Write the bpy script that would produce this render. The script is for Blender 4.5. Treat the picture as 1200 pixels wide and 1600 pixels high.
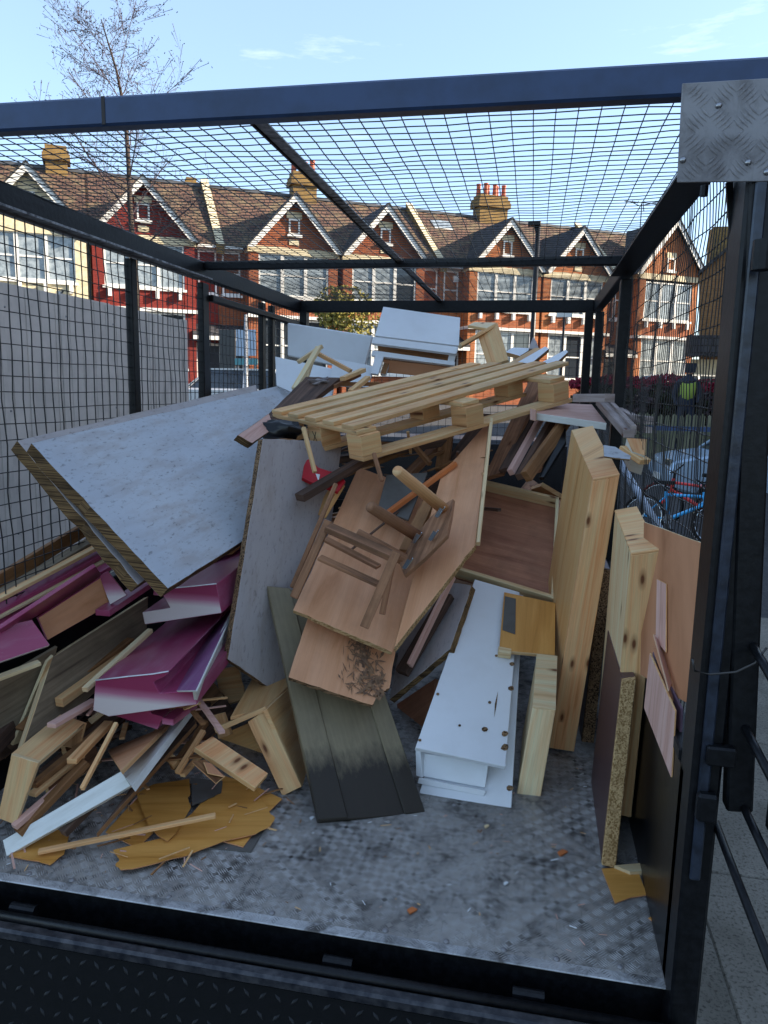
import bpy, bmesh, math, random
import numpy as np
from mathutils import Vector, Matrix, noise
random.seed(7); rng = np.random.default_rng(7)
for o in list(bpy.data.objects): bpy.data.objects.remove(o)
SC = bpy.context.scene; COL = SC.collection
R = math.radians
A3 = np.array

# ---------------------------------------------------------------- camera
CAMP = A3([1.597, -1.5389, 1.2803]); FPX = 1161.78
yaw, pitch, roll = .1921, .1623, .0202
_f = A3([-math.sin(yaw), math.cos(yaw), 0]); _r = A3([math.cos(yaw), math.sin(yaw), 0]); _u = A3([0, 0, 1.])
CD = _f*math.cos(pitch)-_u*math.sin(pitch); _u2 = _u*math.cos(pitch)+_f*math.sin(pitch)
CR = _r*math.cos(roll)+_u2*math.sin(roll); CU = -_r*math.sin(roll)+_u2*math.cos(roll)
cam = bpy.data.cameras.new('camera'); co = bpy.data.objects.new('camera', cam); COL.objects.link(co)
co.matrix_world = Matrix(((CR[0], CU[0], -CD[0], CAMP[0]), (CR[1], CU[1], -CD[1], CAMP[1]), (CR[2], CU[2], -CD[2], CAMP[2]), (0, 0, 0, 1)))
cam.sensor_fit = 'VERTICAL'; cam.sensor_height = 24; cam.lens = 24*FPX/1600; cam.clip_start = .05; cam.clip_end = 2000
SC.camera = co
SC.render.resolution_x = 768; SC.render.resolution_y = 1024

# ---------------------------------------------------------------- world and sun
SUN_ELEV = R(24); SUN_AZ = math.atan2(.977, .214)      # clockwise from +Y
w = bpy.data.worlds.new('World'); SC.world = w; w.use_nodes = True
nt = w.node_tree; N = nt.nodes; L = nt.links; N.clear()
out = N.new('ShaderNodeOutputWorld'); bg = N.new('ShaderNodeBackground'); sky = N.new('ShaderNodeTexSky')
sky.sky_type = 'NISHITA'; sky.sun_disc = False; sky.sun_elevation = SUN_ELEV; sky.sun_rotation = SUN_AZ
sky.air_density = 1.0; sky.dust_density = .8; sky.ozone_density = 3.0; sky.altitude = 20
bg.inputs['Strength'].default_value = .118
tc = N.new('ShaderNodeTexCoord'); mp = N.new('ShaderNodeMapping'); mp.inputs['Scale'].default_value = (1.2, 1.2, 7)
nz = N.new('ShaderNodeTexNoise'); nz.inputs['Scale'].default_value = 2.6; nz.inputs['Detail'].default_value = 8; nz.inputs['Roughness'].default_value = .62
cr = N.new('ShaderNodeValToRGB'); cr.color_ramp.elements[0].position = .60; cr.color_ramp.elements[1].position = .90
mx = N.new('ShaderNodeMix'); mx.data_type = 'RGBA'; mx.inputs['B'].default_value = (4.4, 4.6, 4.9, 1)
ml = N.new('ShaderNodeMath'); ml.operation = 'MULTIPLY'; ml.inputs[1].default_value = .75
L.new(tc.outputs['Generated'], mp.inputs['Vector']); L.new(mp.outputs[0], nz.inputs['Vector']); L.new(nz.outputs['Fac'], cr.inputs[0])
veil = N.new('ShaderNodeMix'); veil.data_type = 'RGBA'; veil.inputs['Factor'].default_value = .42; veil.inputs['B'].default_value = (1.4, 1.75, 2.15, 1)   # even pale layer added over the sky to brighten the fill
L.new(sky.outputs[0], veil.inputs['A']); L.new(cr.outputs[0], ml.inputs[0]); L.new(ml.outputs[0], mx.inputs['Factor']); L.new(veil.outputs['Result'], mx.inputs['A'])
L.new(mx.outputs['Result'], bg.inputs['Color']); L.new(bg.outputs[0], out.inputs[0])
sl = bpy.data.lights.new('sun', 'SUN'); sl.energy = 4.0; sl.angle = R(.5); sl.color = (1, .86, .68)
so = bpy.data.objects.new('sun', sl); COL.objects.link(so); so.location = (30, 7, 20)
sd = Vector((math.sin(SUN_AZ)*math.cos(SUN_ELEV), math.cos(SUN_AZ)*math.cos(SUN_ELEV), math.sin(SUN_ELEV)))
so.rotation_euler = sd.to_track_quat('Z', 'Y').to_euler()
vs = SC.view_settings; vs.view_transform = 'Standard'; vs.look = 'None'; vs.gamma = 1; vs.exposure = 1.95; vs.use_curve_mapping = False

# ---------------------------------------------------------------- geometry helpers
def ray(x, y): return CD+CR*(x-600)/FPX-CU*(y-800)/FPX
def at(x, y, Y=None, X=None, Z=None):
    v = ray(x, y)
    t = (Y-CAMP[1])/v[1] if Y is not None else ((X-CAMP[0])/v[0] if X is not None else (Z-CAMP[2])/v[2])
    return CAMP+v*t
WL = {}
def props(o, label=None, cat=None, group=None, kind=None):
    if label: o['label'] = label
    if cat: o['category'] = cat
    if group: o['group'] = group
    if kind: o['kind'] = kind
    return o
def thing(name, label, cat, loc=(0, 0, 0), group=None):
    o = bpy.data.objects.new(name, None); COL.objects.link(o); o.location = [float(v) for v in loc]; o.empty_display_size = .1
    WL[o.name] = A3(loc, float); return props(o, label, cat, group)
def ob(name, V, F, mats, parent=None, fm=None, axis=None, smooth=False, label=None, cat=None, group=None, kind=None, bev=0, base=False):
    V = np.asarray(V, float); o0 = V.mean(0)
    if base: o0[2] = V[:, 2].min()
    me = bpy.data.meshes.new(name); VV = V-o0
    me.from_pydata(VV.tolist(), [], [list(map(int, f)) for f in F])
    if not isinstance(mats, (list, tuple)): mats = [mats]
    for m in mats: me.materials.append(m)
    if fm is not None: me.polygons.foreach_set('material_index', np.asarray(fm, dtype=np.int32))
    # uv: metres, u along the long axis, v across it
    ax = A3(axis, float) if axis is not None else A3([1., 0, 0]); ax = ax/np.linalg.norm(ax)
    t = A3([0, 0, 1.]) if abs(ax[2]) < .9 else A3([0, 1., 0])
    b2 = np.cross(ax, t); b2 /= np.linalg.norm(b2); b3 = np.cross(ax, b2)
    n = len(me.polygons); nor = np.zeros(n*3); me.polygons.foreach_get('normal', nor); nor = nor.reshape(-1, 3)
    ls = np.zeros(n, dtype=np.int32); me.polygons.foreach_get('loop_total', ls)
    lv = np.zeros(len(me.loops), dtype=np.int32); me.loops.foreach_get('vertex_index', lv)
    nl = np.repeat(nor, ls, axis=0); P = VV[lv]
    e2 = np.cross(nl, ax); ln = np.linalg.norm(e2, axis=1); ok = ln > .25
    u = P@ax; v = np.einsum('ij,ij->i', P, e2/np.maximum(ln, 1e-6)[:, None])
    u = np.where(ok, u, P@b2*.25+7); v = np.where(ok, v, P@b3)
    uv = me.uv_layers.new(name='UVMap'); uv.data.foreach_set('uv', np.stack([u, v], 1).ravel())
    if smooth: me.polygons.foreach_set('use_smooth', np.ones(n, dtype=bool))
    me.update(); o = bpy.data.objects.new(name, me); COL.objects.link(o)
    WL[o.name] = o0
    if parent is not None: o.parent = parent; o.location = (o0-WL[parent.name]).tolist()
    else: o.location = o0.tolist()
    if bev: m = o.modifiers.new('b', 'BEVEL'); m.width = bev; m.segments = 1; m.limit_method = 'ANGLE'
    return props(o, label, cat, group, kind)
BF = [(0, 3, 2, 1), (4, 5, 6, 7), (0, 1, 5, 4), (1, 2, 6, 5), (2, 3, 7, 6), (3, 0, 4, 7)]
def boxv(x0, x1, y0, y1, z0, z1):
    return A3([(x0, y0, z0), (x1, y0, z0), (x1, y1, z0), (x0, y1, z0), (x0, y0, z1), (x1, y0, z1), (x1, y1, z1), (x0, y1, z1)], float)
def barv(P, Q, w, h, up=(0, 0, 1), rl=0):
    P = A3(P, float); Q = A3(Q, float); d = Q-P; d /= np.linalg.norm(d); up = A3(up, float)
    if abs(d@up) > .97: up = A3([0, 1., 0])
    s = np.cross(d, up); s /= np.linalg.norm(s); t = np.cross(s, d)
    if rl: s, t = s*math.cos(rl)+t*math.sin(rl), t*math.cos(rl)-s*math.sin(rl)
    a = s*w/2; b = t*h/2
    return A3([P-a-b, P+a-b, P+a+b, P-a+b, Q-a-b, Q+a-b, Q+a+b, Q-a+b])
BARF = [(0, 1, 2, 3), (7, 6, 5, 4), (0, 4, 5, 1), (1, 5, 6, 2), (2, 6, 7, 3), (3, 7, 4, 0)]
def bar(name, P, Q, w, h, mat, parent=None, up=(0, 0, 1), rl=0, bev=0, **k):
    return ob(name, barv(P, Q, w, h, up, rl), BARF, mat, parent, axis=A3(Q, float)-A3(P, float), bev=bev, **k)
def box(name, x0, x1, y0, y1, z0, z1, mat, parent=None, bev=0, axis=None, **k):
    if axis is None:
        e = [x1-x0, y1-y0, z1-z0]; axis = [0, 0, 0]; axis[int(np.argmax(e))] = 1
    return ob(name, boxv(x0, x1, y0, y1, z0, z1), BF, mat, parent, bev=bev, axis=axis, **k)
class MB:
    """collects pieces of ONE part"""
    def __init__(s): s.V = []; s.F = []; s.M = []; s.n = 0
    def add(s, V, F, m=0):
        s.V.append(np.asarray(V, float)); s.F += [tuple(i+s.n for i in f) for f in F]; s.M += [m]*len(F); s.n += len(V)
    def box(s, *a, m=0): s.add(boxv(*a), BF, m)
    def bar(s, P, Q, w, h, m=0, up=(0, 0, 1), rl=0): s.add(barv(P, Q, w, h, up, rl), BARF, m)
    def tube(s, pts, r, n=6, m=0, cap=True):
        V, F = tubev(pts, r, n, cap); s.add(V, F, m)
    def build(s, name, mats, parent=None, **k): return ob(name, np.concatenate(s.V), s.F, mats, parent, fm=s.M, **k)
def tubev(pts, r, n=6, cap=True):
    pts = A3(pts, float); k = len(pts); r = np.broadcast_to(A3(r, float), (k,))
    T = np.gradient(pts, axis=0); T /= np.maximum(np.linalg.norm(T, axis=1), 1e-9)[:, None]
    up = A3([0, 0, 1.]) if abs(T[0][2]) < .8 else A3([1., 0, 0])
    V = []
    for i in range(k):
        s = np.cross(T[i], up); s /= np.linalg.norm(s); t = np.cross(s, T[i])
        for j in range(n):
            a = 2*math.pi*j/n+math.pi/4; V.append(pts[i]+(s*math.cos(a)+t*math.sin(a))*r[i])
    F = []
    for i in range(k-1):
        for j in range(n): F.append((i*n+j, i*n+(j+1) % n, (i+1)*n+(j+1) % n, (i+1)*n+j))
    if cap: F.append(tuple(range(n))[::-1]); F.append(tuple(range((k-1)*n, k*n)))
    return A3(V), F
def tube(name, pts, r, mat, parent=None, n=8, **k):
    V, F = tubev(pts, r, n); return ob(name, V, F, mat, parent, axis=A3(pts[-1], float)-A3(pts[0], float), smooth=k.pop('smooth', True), **k)
def lathe(name, c, prof, mat, parent=None, n=16, axis=(0, 0, 1), **k):
    ax = A3(axis, float); ax /= np.linalg.norm(ax); t = A3([0, 0, 1.]) if abs(ax[2]) < .9 else A3([1., 0, 0])
    s = np.cross(ax, t); s /= np.linalg.norm(s); t = np.cross(ax, s); V = []; F = []
    for h, r in prof:
        for j in range(n):
            a = 2*math.pi*j/n; V.append(A3(c)+ax*h+(s*math.cos(a)+t*math.sin(a))*r)
    for i in range(len(prof)-1):
        for j in range(n): F.append((i*n+j, i*n+(j+1) % n, (i+1)*n+(j+1) % n, (i+1)*n+j))
    F.append(tuple(range(n))[::-1]); F.append(tuple(range((len(prof)-1)*n, len(prof)*n)))
    return ob(name, V, F, mat, parent, smooth=k.pop('smooth', False), **k)

def fitquad(px, Ys):
    """depths of four seen corners so that the board is as near a true rectangle as it can be"""
    rs = [ray(*p) for p in px]; t = A3([(Y-CAMP[1])/r[1] for Y, r in zip(Ys, rs)]); t0 = t.copy()
    def res(t):
        P = [CAMP+r*s for r, s in zip(rs, t)]; a = P[1]-P[0]; b = P[3]-P[0]
        return np.concatenate([12*(P[0]-P[1]+P[2]-P[3]), [.25*(a@b)/np.linalg.norm(a)/np.linalg.norm(b)], 4*(t-t0)])
    for _ in range(15):
        r0 = res(t); J = A3([(res(t+np.eye(4)[i]*1e-5)-r0)/1e-5 for i in range(4)]).T
        t = t-np.linalg.lstsq(J, r0, rcond=None)[0]*.8
    P = A3([CAMP+r*s for r, s in zip(rs, t)])
    return plane_on(P, px)
def plane_on(P, px):
    c = P.mean(0); n = np.linalg.svd(P-c)[2][2]
    if n@(c-CAMP) < 0: n = -n                       # points away from the camera
    return A3([CAMP+ray(*q)*((c-CAMP)@n)/(ray(*q)@n) for q in px]), n
def prism(V0, vec, mats, name, parent=None, axis=None, rag=None, bev=.0012, endm=1, sidem=1, **k):
    """polygon V0 extruded by vec; rag=(pieces per edge, metres) chips the outline"""
    V0 = A3(V0); vec = A3(vec, float); n = len(V0)
    if rag:
        q = []
        for i in range(n):
            a, b = V0[i], V0[(i+1) % n]
            for j in range(rag[0]):
                p = a+(b-a)*(j+(rng.random()-.5)*.5*(j > 0))/rag[0]
                q.append(p)
        V0 = A3(q); nn = len(q); c = V0.mean(0); inn = (c-V0); inn /= np.linalg.norm(inn, axis=1)[:, None]
        am = np.abs(rng.normal(0, rag[1], nn))*(rng.random(nn) < .8); am2 = am+np.abs(rng.normal(0, rag[1]*1.2, nn))
        V1 = V0+inn*am2[:, None]+vec; V0 = V0+inn*am[:, None]; n = nn
    else: V1 = V0+vec
    V = np.concatenate([V0, V1]); F = [tuple(range(n)), tuple(range(n, 2*n))[::-1]]; M = [0, 0]
    for i in range(n): F.append((i, i+n, (i+1) % n+n, (i+1) % n)); M.append(sidem if isinstance(sidem, int) else sidem[i % len(sidem)])
    if not isinstance(mats, (list, tuple)): mats = [mats, mats]
    return ob(name, V, F, mats, parent, fm=[min(m, len(mats)-1) for m in M], axis=axis, bev=bev, **k)
def S(name, label, cat, px, Ys, t, mats, rag=None, ax=None, parent=None, group=None, exact=False, **k):
    """a flat board: its seen face by corners (tl,tr,br,bl) and rough depth of each, thickness t behind it"""
    P, n = plane_on(A3([at(*px[i], Ys[i]) for i in ((0, 1, 3) if exact is True else exact)]), px) if exact else fitquad(px, Ys)
    e = [P[1]-P[0], P[3]-P[0]]; a = e[0] if np.linalg.norm(e[0]) > np.linalg.norm(e[1]) else e[1]
    if ax is not None: a = e[ax]
    return prism(P, n*t, mats, name, parent, axis=a, rag=rag, label=label, cat=cat, group=group, **k)
def PG(name, label, cat, anchors, pts, t, mats, ax=(0, 1), parent=None, **k):
    A = A3([at(x, y, Y) for x, y, Y in anchors]); P, n = plane_on(A, pts)
    return prism(P, n*t, mats, name, parent, axis=P[ax[1]]-P[ax[0]], label=label, cat=cat, **k)
def B(name, label, cat, p, q, w, h, mat, group=None, rl=0, bev=.0015, parent=None, up=(0, 0, 1)):
    return bar(name, at(*p), at(*q), w, h, mat, parent, bev=bev, rl=rl, label=label, cat=cat, group=group, up=up)

# ---------------------------------------------------------------- materials
def srgb(h):
    c = [int(h[i:i+2], 16)/255 for i in (0, 2, 4)]
    return tuple((v/12.92 if v <= .04045 else ((v+.055)/1.055)**2.4) for v in c)+(1,)
class NT:
    def __init__(s, name, rough=.6, metal=0, spec=.5):
        s.m = bpy.data.materials.new(name); s.m.use_nodes = True; s.t = s.m.node_tree; s.b = s.t.nodes['Principled BSDF']
        s.b.inputs['Roughness'].default_value = rough; s.b.inputs['Metallic'].default_value = metal; s.b.inputs['Specular IOR Level'].default_value = spec
    def n(s, ty, **k):
        x = s.t.nodes.new(ty)
        for a, v in k.items():
            if a.startswith('_'): setattr(x, a[1:], v)
            else:
                key = a.replace('__', ' ')
                x.inputs[key].default_value = v
        return x
    def l(s, a, b): s.t.links.new(a, b)
    def coords(s, kind='UV', scale=(1, 1, 1), rnd=True):
        tcn = s.n('ShaderNodeTexCoord'); m = s.n('ShaderNodeMapping'); m.inputs['Scale'].default_value = scale
        src = tcn.outputs[kind]
        if rnd:
            oi = s.n('ShaderNodeObjectInfo'); mm = s.n('ShaderNodeMath', _operation='MULTIPLY'); mm.inputs[1].default_value = 37.0
            s.l(oi.outputs['Random'], mm.inputs[0]); va = s.n('ShaderNodeVectorMath', _operation='ADD'); s.l(src, va.inputs[0]); s.l(mm.outputs[0], va.inputs[1]); src = va.outputs[0]
        s.l(src, m.inputs['Vector']); return m.outputs[0]
    def noise(s, vec, scale=5, detail=4, rough=.55, dist=0):
        x = s.n('ShaderNodeTexNoise'); x.inputs['Scale'].default_value = scale; x.inputs['Detail'].default_value = detail
        x.inputs['Roughness'].default_value = rough; x.inputs['Distortion'].default_value = dist; s.l(vec, x.inputs['Vector']); return x.outputs['Fac']
    def ramp(s, fac, stops):
        x = s.n('ShaderNodeValToRGB'); r = x.color_ramp
        while len(r.elements) < len(stops): r.elements.new(.5)
        for e, (p, c) in zip(r.elements, stops): e.position = p; e.color = c if isinstance(c, tuple) else ((c,)*3+(1,) if not isinstance(c, str) else srgb(c))
        s.l(fac, x.inputs[0]); return x.outputs[0]
    def mix(s, f, a, b, mode='MIX'):
        x = s.n('ShaderNodeMix', _data_type='RGBA', _blend_type=mode)
        for v, key in ((f, 'Factor'), (a, 'A'), (b, 'B')):
            if isinstance(v, str): v = srgb(v)
            if isinstance(v, (int, float, tuple)): x.inputs[key].default_value = v
            else: s.l(v, x.inputs[key])
        return x.outputs['Result']
    def bump(s, h, dist=.001, strength=.5):
        x = s.n('ShaderNodeBump'); x.inputs['Distance'].default_value = dist; x.inputs['Strength'].default_value = strength
        s.l(h, x.inputs['Height'])
        prev = s.b.inputs['Normal'].links
        if prev: s.l(prev[0].from_socket, x.inputs['Normal'])
        s.l(x.outputs[0], s.b.inputs['Normal'])
    def col(s, c):
        if isinstance(c, str): c = srgb(c)
        if isinstance(c, tuple): s.b.inputs['Base Color'].default_value = c
        else: s.l(c, s.b.inputs['Base Color'])
        return s.m
def vary(t, c, lo=.82, hi=1.12):
    oi = t.n('ShaderNodeObjectInfo'); mr = t.n('ShaderNodeMapRange'); mr.inputs['To Min'].default_value = lo; mr.inputs['To Max'].default_value = hi
    t.l(oi.outputs['Random'], mr.inputs['Value']); v = t.n('ShaderNodeCombineColor')
    for i in range(3): t.l(mr.outputs[0], v.inputs[i])
    return t.mix(1., c, v.outputs[0], 'MULTIPLY')
def wood(name, light, mid, dark, knots=.5, rough=.6, fine=1., dirt=.0, grain=22):
    t = NT(name, rough, spec=.3); uv = t.coords('UV', (1, 1, 1)); light, mid, dark = [tuple(min(.78, v*f_) for v, f_ in zip(srgb(q)[:3], (1.46, 1.36, 1.52)))+(1,) for q in (light, mid, dark)]
    m1 = t.n('ShaderNodeMapping'); m1.inputs['Scale'].default_value = (1.1, grain, 1); t.l(uv, m1.inputs[0])
    f = t.noise(m1.outputs[0], 1.6, 5, .6, .8)
    c = t.ramp(f, [(.28, dark), (.42, mid), (.62, light)])
    m2 = t.n('ShaderNodeMapping'); m2.inputs['Scale'].default_value = (9, 330, 1); t.l(uv, m2.inputs[0])
    g = t.noise(m2.outputs[0], 1., 3, .6)
    c = t.mix(.28*fine, c, t.ramp(g, [(.3, .35), (.7, 1.)]), 'MULTIPLY')
    if knots:
        m3 = t.n('ShaderNodeMapping'); m3.inputs['Scale'].default_value = (5.5, 15, 1); t.l(uv, m3.inputs[0])
        vo = t.n('ShaderNodeTexVoronoi', _voronoi_dimensions='2D'); vo.inputs['Scale'].default_value = 1; t.l(m3.outputs[0], vo.inputs['Vector'])
        k = t.ramp(vo.outputs['Distance'], [(.05, 1.), (.10, .45), (.2, 0.)])
        wn = t.n('ShaderNodeSeparateColor'); t.l(vo.outputs['Color'], wn.inputs[0])
        gt = t.n('ShaderNodeMath', _operation='GREATER_THAN'); gt.inputs[1].default_value = 1-.45*knots; t.l(wn.outputs[0], gt.inputs[0])
        mm = t.n('ShaderNodeMath', _operation='MULTIPLY'); t.l(k, mm.inputs[0]); t.l(gt.outputs[0], mm.inputs[1])
        c = t.mix(mm.outputs[0], c, '6b3f22')
    if dirt:
        d = t.noise(t.coords('UV', (1, 1, 1)), 7, 6, .65); c = t.mix(t.ramp(d, [(.45, 0.), (.7, dirt)]), c, '3a3026')
    c = vary(t, c, .84, 1.1); t.bump(g, .0006, .5); return t.col(c)
M = {}
M['pine'] = wood('pine', 'cfa771', 'c29660', 'a67a45', .5)
M['pine_pale'] = wood('pine_pale', 'cfb88a', 'c3a877', 'ab8a59', .3)
M['pine_red'] = wood('pine_knotty', 'cfa26e', 'c08d58', 'a36b3a', 1.)
M['pallet'] = wood('pallet_wood', 'cfab78', 'bf935b', '98693a', .35, dirt=.2)
M['beech'] = wood('beech_veneer', 'c09267', 'b8885c', 'aa784c', 0, .45, fine=.5, grain=10, dirt=.12)
M['oakface'] = wood('oak_veneer', 'c9a168', 'be9358', 'a67c45', 0, .4, grain=16)
M['weathered'] = wood('weathered_wood', '9c7450', '7f5c3d', '553a26', .3, .8, dirt=.5)
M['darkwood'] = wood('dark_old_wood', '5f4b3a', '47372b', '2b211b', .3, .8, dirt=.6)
M['brownwood'] = wood('brown_wood', '8b6840', '75532f', '55391f', .3, .7, dirt=.4)
M['redply'] = wood('red_brown_plywood', 'a97a58', '97684a', '7b5138', 0, .5, grain=12, dirt=.3)
M['orangewood'] = wood('split_orange_wood', 'b9713c', 'a45d2e', '7f421f', 0)
M['walnut'] = wood('dark_brown_laminate', '4c3733', '44302d', '382625', 0, .35, fine=.4)
M['greywood'] = wood('grey_moulding', '9a9184', '857b6e', '61584e', .2, .8, dirt=.3)
M['olive'] = wood('olive_brown_board', '7d735a', '6a6049', '4b4232', 0, .7, dirt=.3)
M['hardboard'] = wood('hardboard', 'b08058', 'a5754e', '926440', 0, .6, fine=.2, grain=4)
M['pinkply'] = wood('pinkish_plywood', 'c4a28c', 'b9947d', 'a27c66', 0, .6)
def chip(name, c1, c2, c3):
    t = NT(name, .85, spec=.2); uv = t.coords('UV'); vo = t.n('ShaderNodeTexVoronoi'); vo.inputs['Scale'].default_value = 260; t.l(uv, vo.inputs['Vector'])
    sp = t.n('ShaderNodeSeparateColor'); t.l(vo.outputs['Color'], sp.inputs[0]); c = t.ramp(sp.outputs[0], [(.1, c3), (.4, c1), (.8, c2)])
    c = t.mix(t.ramp(t.noise(uv, 30, 5), [(.45, 0.), (.75, .5)]), c, c3); t.bump(sp.outputs[1], .002, .8); return t.col(c)
M['chip'] = chip('chipboard_core', 'ab8a60', 'c9a878', '86673f')
M['chip_dark'] = chip('dark_chipboard_core', '7a5f44', '98795a', '33251a')
def plyedge(name, a, b):
    t = NT(name, .8, spec=.2); tcn = t.n('ShaderNodeTexCoord'); m = t.n('ShaderNodeMapping'); m.inputs['Scale'].default_value = (.6, 210, 1); t.l(tcn.outputs['UV'], m.inputs[0])
    f = t.noise(m.outputs[0], 1, 2); c = t.ramp(f, [(.42, a), (.55, b)]); c = t.mix(t.ramp(t.noise(t.coords('UV'), 22, 5), [(.4, 0.), (.7, .8)]), c, '2a1f16'); t.bump(f, .002, .8); return t.col(c)
M['plyedge'] = plyedge('plywood_edge', '513c27', '8a6d48')
def paint(name, base, under, wear=.25, rough=.45, streak=(3, 3, 3), sc=3, base2=None, pos=.6, spec=.4, fleck=0):
    t = NT(name, rough, spec=spec); uv = t.coords('UV'); m = t.n('ShaderNodeMapping'); m.inputs['Scale'].default_value = streak; t.l(uv, m.inputs[0])
    f = t.noise(m.outputs[0], sc, 7, .65); c = t.mix(t.ramp(f, [(pos-.14, 0.), (pos+.06, wear)]), base, under)
    f3 = t.noise(uv, 2.2, 3)
    if base2: c = t.mix(t.ramp(f3, [(.35, 0.), (.65, .8)]), c, base2)
    f2 = t.noise(uv, 160, 3); c = t.mix(t.ramp(t.noise(uv, 45, 6, .7), [(.63, 0.), (.72, .35*min(1, wear*3))]), c, under)
    if fleck:
        m2 = t.n('ShaderNodeMapping'); m2.inputs['Scale'].default_value = (30, 75, 1); t.l(uv, m2.inputs[0]); c = t.mix(t.ramp(t.noise(m2.outputs[0], 1, 5, .7), [(.56, 0.), (.68, fleck)]), c, '55504c'); c = t.mix(t.ramp(t.noise(uv, 14, 8, .8, 1.5), [(.60, 0.), (.66, fleck*.7)]), c, under); t.bump(f2, .0004, .3)
    return t.col(c)
M['bluewhite'] = paint('brushed_pale_paint', 'b9bdc1', '9a8a80', .6, .4, (2, 9, 1), 2.2, 'aab0b8', fleck=.6)
M['greyface'] = paint('worn_grey_board_face', 'b3aaa5', '8c7a6a', .55, .55, (2, 8, 1), 2.0, 'a8a2a2', fleck=.45)
M['white'] = paint('white_melamine', 'e2e4e5', 'c5c2bc', .15, .35)
M['whitepaint'] = paint('white_painted_wood', 'dedfd8', 'a8a393', .3, .5, (3, 20, 1), 2)
M['magenta'] = paint('magenta_gloss_paint', '9e4064', 'b98fa0', .5, .3, (2, 10, 1), 2, '963b5b')
def fade():
    t = NT('magenta_overspray_on_white', .45, spec=.4); tcn = t.n('ShaderNodeTexCoord'); sx = t.n('ShaderNodeSeparateXYZ'); t.l(tcn.outputs['Object'], sx.inputs[0])
    f = t.noise(t.coords('UV'), 12, 6, .7); a = t.n('ShaderNodeMath', _operation='MULTIPLY_ADD'); a.inputs[1].default_value = .012; t.l(f, a.inputs[0]); t.l(sx.outputs['Z'], a.inputs[2])
    mr = t.n('ShaderNodeMapRange'); mr.inputs['From Min'].default_value = -.03; mr.inputs['From Max'].default_value = .03; t.l(a.outputs[0], mr.inputs['Value'])
    return t.col(t.ramp(mr.outputs[0], [(.1, 'd3c6c1'), (.5, 'b26d85'), (.85, '903052')]))
M['pinkfade'] = fade()

M['lilac'] = paint('lilac_paint', '8a5580', 'a98ca3', .5, .4, (2, 8, 1), 2)
M['green'] = paint('grey_green_board', '50524a', '2a2622', .7, .6, (1.2, 4, 1), 1.8, '45443a')
M['greypanel'] = paint('grey_panel_paint', '5d5a55', '4a4038', .5, .6)
M['red'] = paint('red_card', 'b3101f', '7a1018', .3, .4)
def flat(name, c, rough=.5, metal=0, spec=.5, nz=0, sc=20, c2=None):
    t = NT(name, rough, metal, spec)
    if nz:
        uv = t.coords('Object'); f = t.noise(uv, sc, 6, .6); t.bump(f, nz, .6)
        if c2: return t.col(t.mix(t.ramp(f, [(.4, 0.), (.65, 1.)]), c, c2))
    return t.col(c)
M['black'] = flat('black_steel_paint', '090a0d', .42, 0, .28, .0012, 60, '16171a')
M['beam'] = flat('slate_grey_steel_paint', '35486a', .36, 0, .4, .0005, 14, '2e3e5a')
M['violet'] = flat('violet_brown_board', '6a5362', .6)
M['stain'] = flat('dark_glue_stain', '6b5342', .8, 0, .2, .001, 60, '947254')
M['wire'] = flat('black_wire', '101114', .45)
M['galv'] = flat('galvanised_steel', 'a3a5a8', .45, .3, .5, .0005, 40, '3c3d40')
def alu(name, c, c2, c3, rough):
    t = NT(name, rough, .25); uv = t.coords('Object', rnd=False)
    f = t.noise(uv, 2.6, 7, .65); c = t.mix(t.ramp(f, [(.38, 0.), (.66, 1.)]), c, c2)
    f2 = t.noise(uv, 9, 8, .7, .5); c = t.mix(t.ramp(f2, [(.48, 0.), (.64, .95)]), c, c3)
    m = t.n('ShaderNodeMapping'); m.inputs['Scale'].default_value = (40, 3, 1); t.l(uv, m.inputs[0]); f3 = t.noise(m.outputs[0], 3, 4)
    c = t.mix(t.ramp(f3, [(.6, 0.), (.7, .35)]), c, c3)
    rr = t.ramp(f2, [(.35, rough-.12), (.7, rough+.3)]); t.l(rr, t.b.inputs['Roughness']); t.bump(t.noise(uv, 55, 5), .0012, .5); return t.col(c)
M['alufloor'] = alu('dirty_aluminium_plate', 'a5a099', '85807a', '403b37', .42)
M['alutread'] = alu('worn_aluminium_tread', 'b3b0ac', '93908c', '48433f', .34)
M['aluplate'] = alu('aluminium_plate', '8d8a8a', '7f7c7d', '6b6766', .45)
M['chrome'] = flat('chrome', 'c8ccd0', .15, 1)
M['rubber'] = flat('rubber', '0e0e10', .8, 0, .3, .001, 50)
M['plastic'] = flat('black_plastic_bag', '08090b', .3)
M['glass'] = flat('dark_window_glass', '2c333a', .06, 0, .9)
M['paleglass'] = flat('curtained_window_glass', '8f989c', .12, 0, .8, .002, 5, '5d666c')
M['upvc'] = flat('white_window_frame', 'd8d6cf', .45)
M['cream'] = flat('cream_stucco', 'cfc3a4', .7, 0, .3, .002, 6, 'bcae8c')
def brick(name, a, b, mor, sc=1.0):
    t = NT(name, .85, spec=.2); uv = t.coords('UV', (1/.225*sc, 1/.225*sc, 1), False)
    bk = t.n('ShaderNodeTexBrick'); t.l(uv, bk.inputs['Vector']); bk.inputs['Color1'].default_value = srgb(a); bk.inputs['Color2'].default_value = srgb(b); bk.inputs['Mortar'].default_value = srgb(mor)
    bk.inputs['Scale'].default_value = 1; bk.inputs['Brick Width'].default_value = 1; bk.inputs['Row Height'].default_value = .34; bk.inputs['Mortar Size'].default_value = .03; bk.inputs['Bias'].default_value = -.1
    f = t.noise(t.coords('Object', rnd=False), 1.2, 6, .7); c = t.mix(.5, bk.outputs['Color'], t.ramp(f, [(.3, .5), (.7, 1.)]), 'MULTIPLY')
    t.bump(bk.outputs['Fac'], -.004, .6); return t.col(c)
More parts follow.
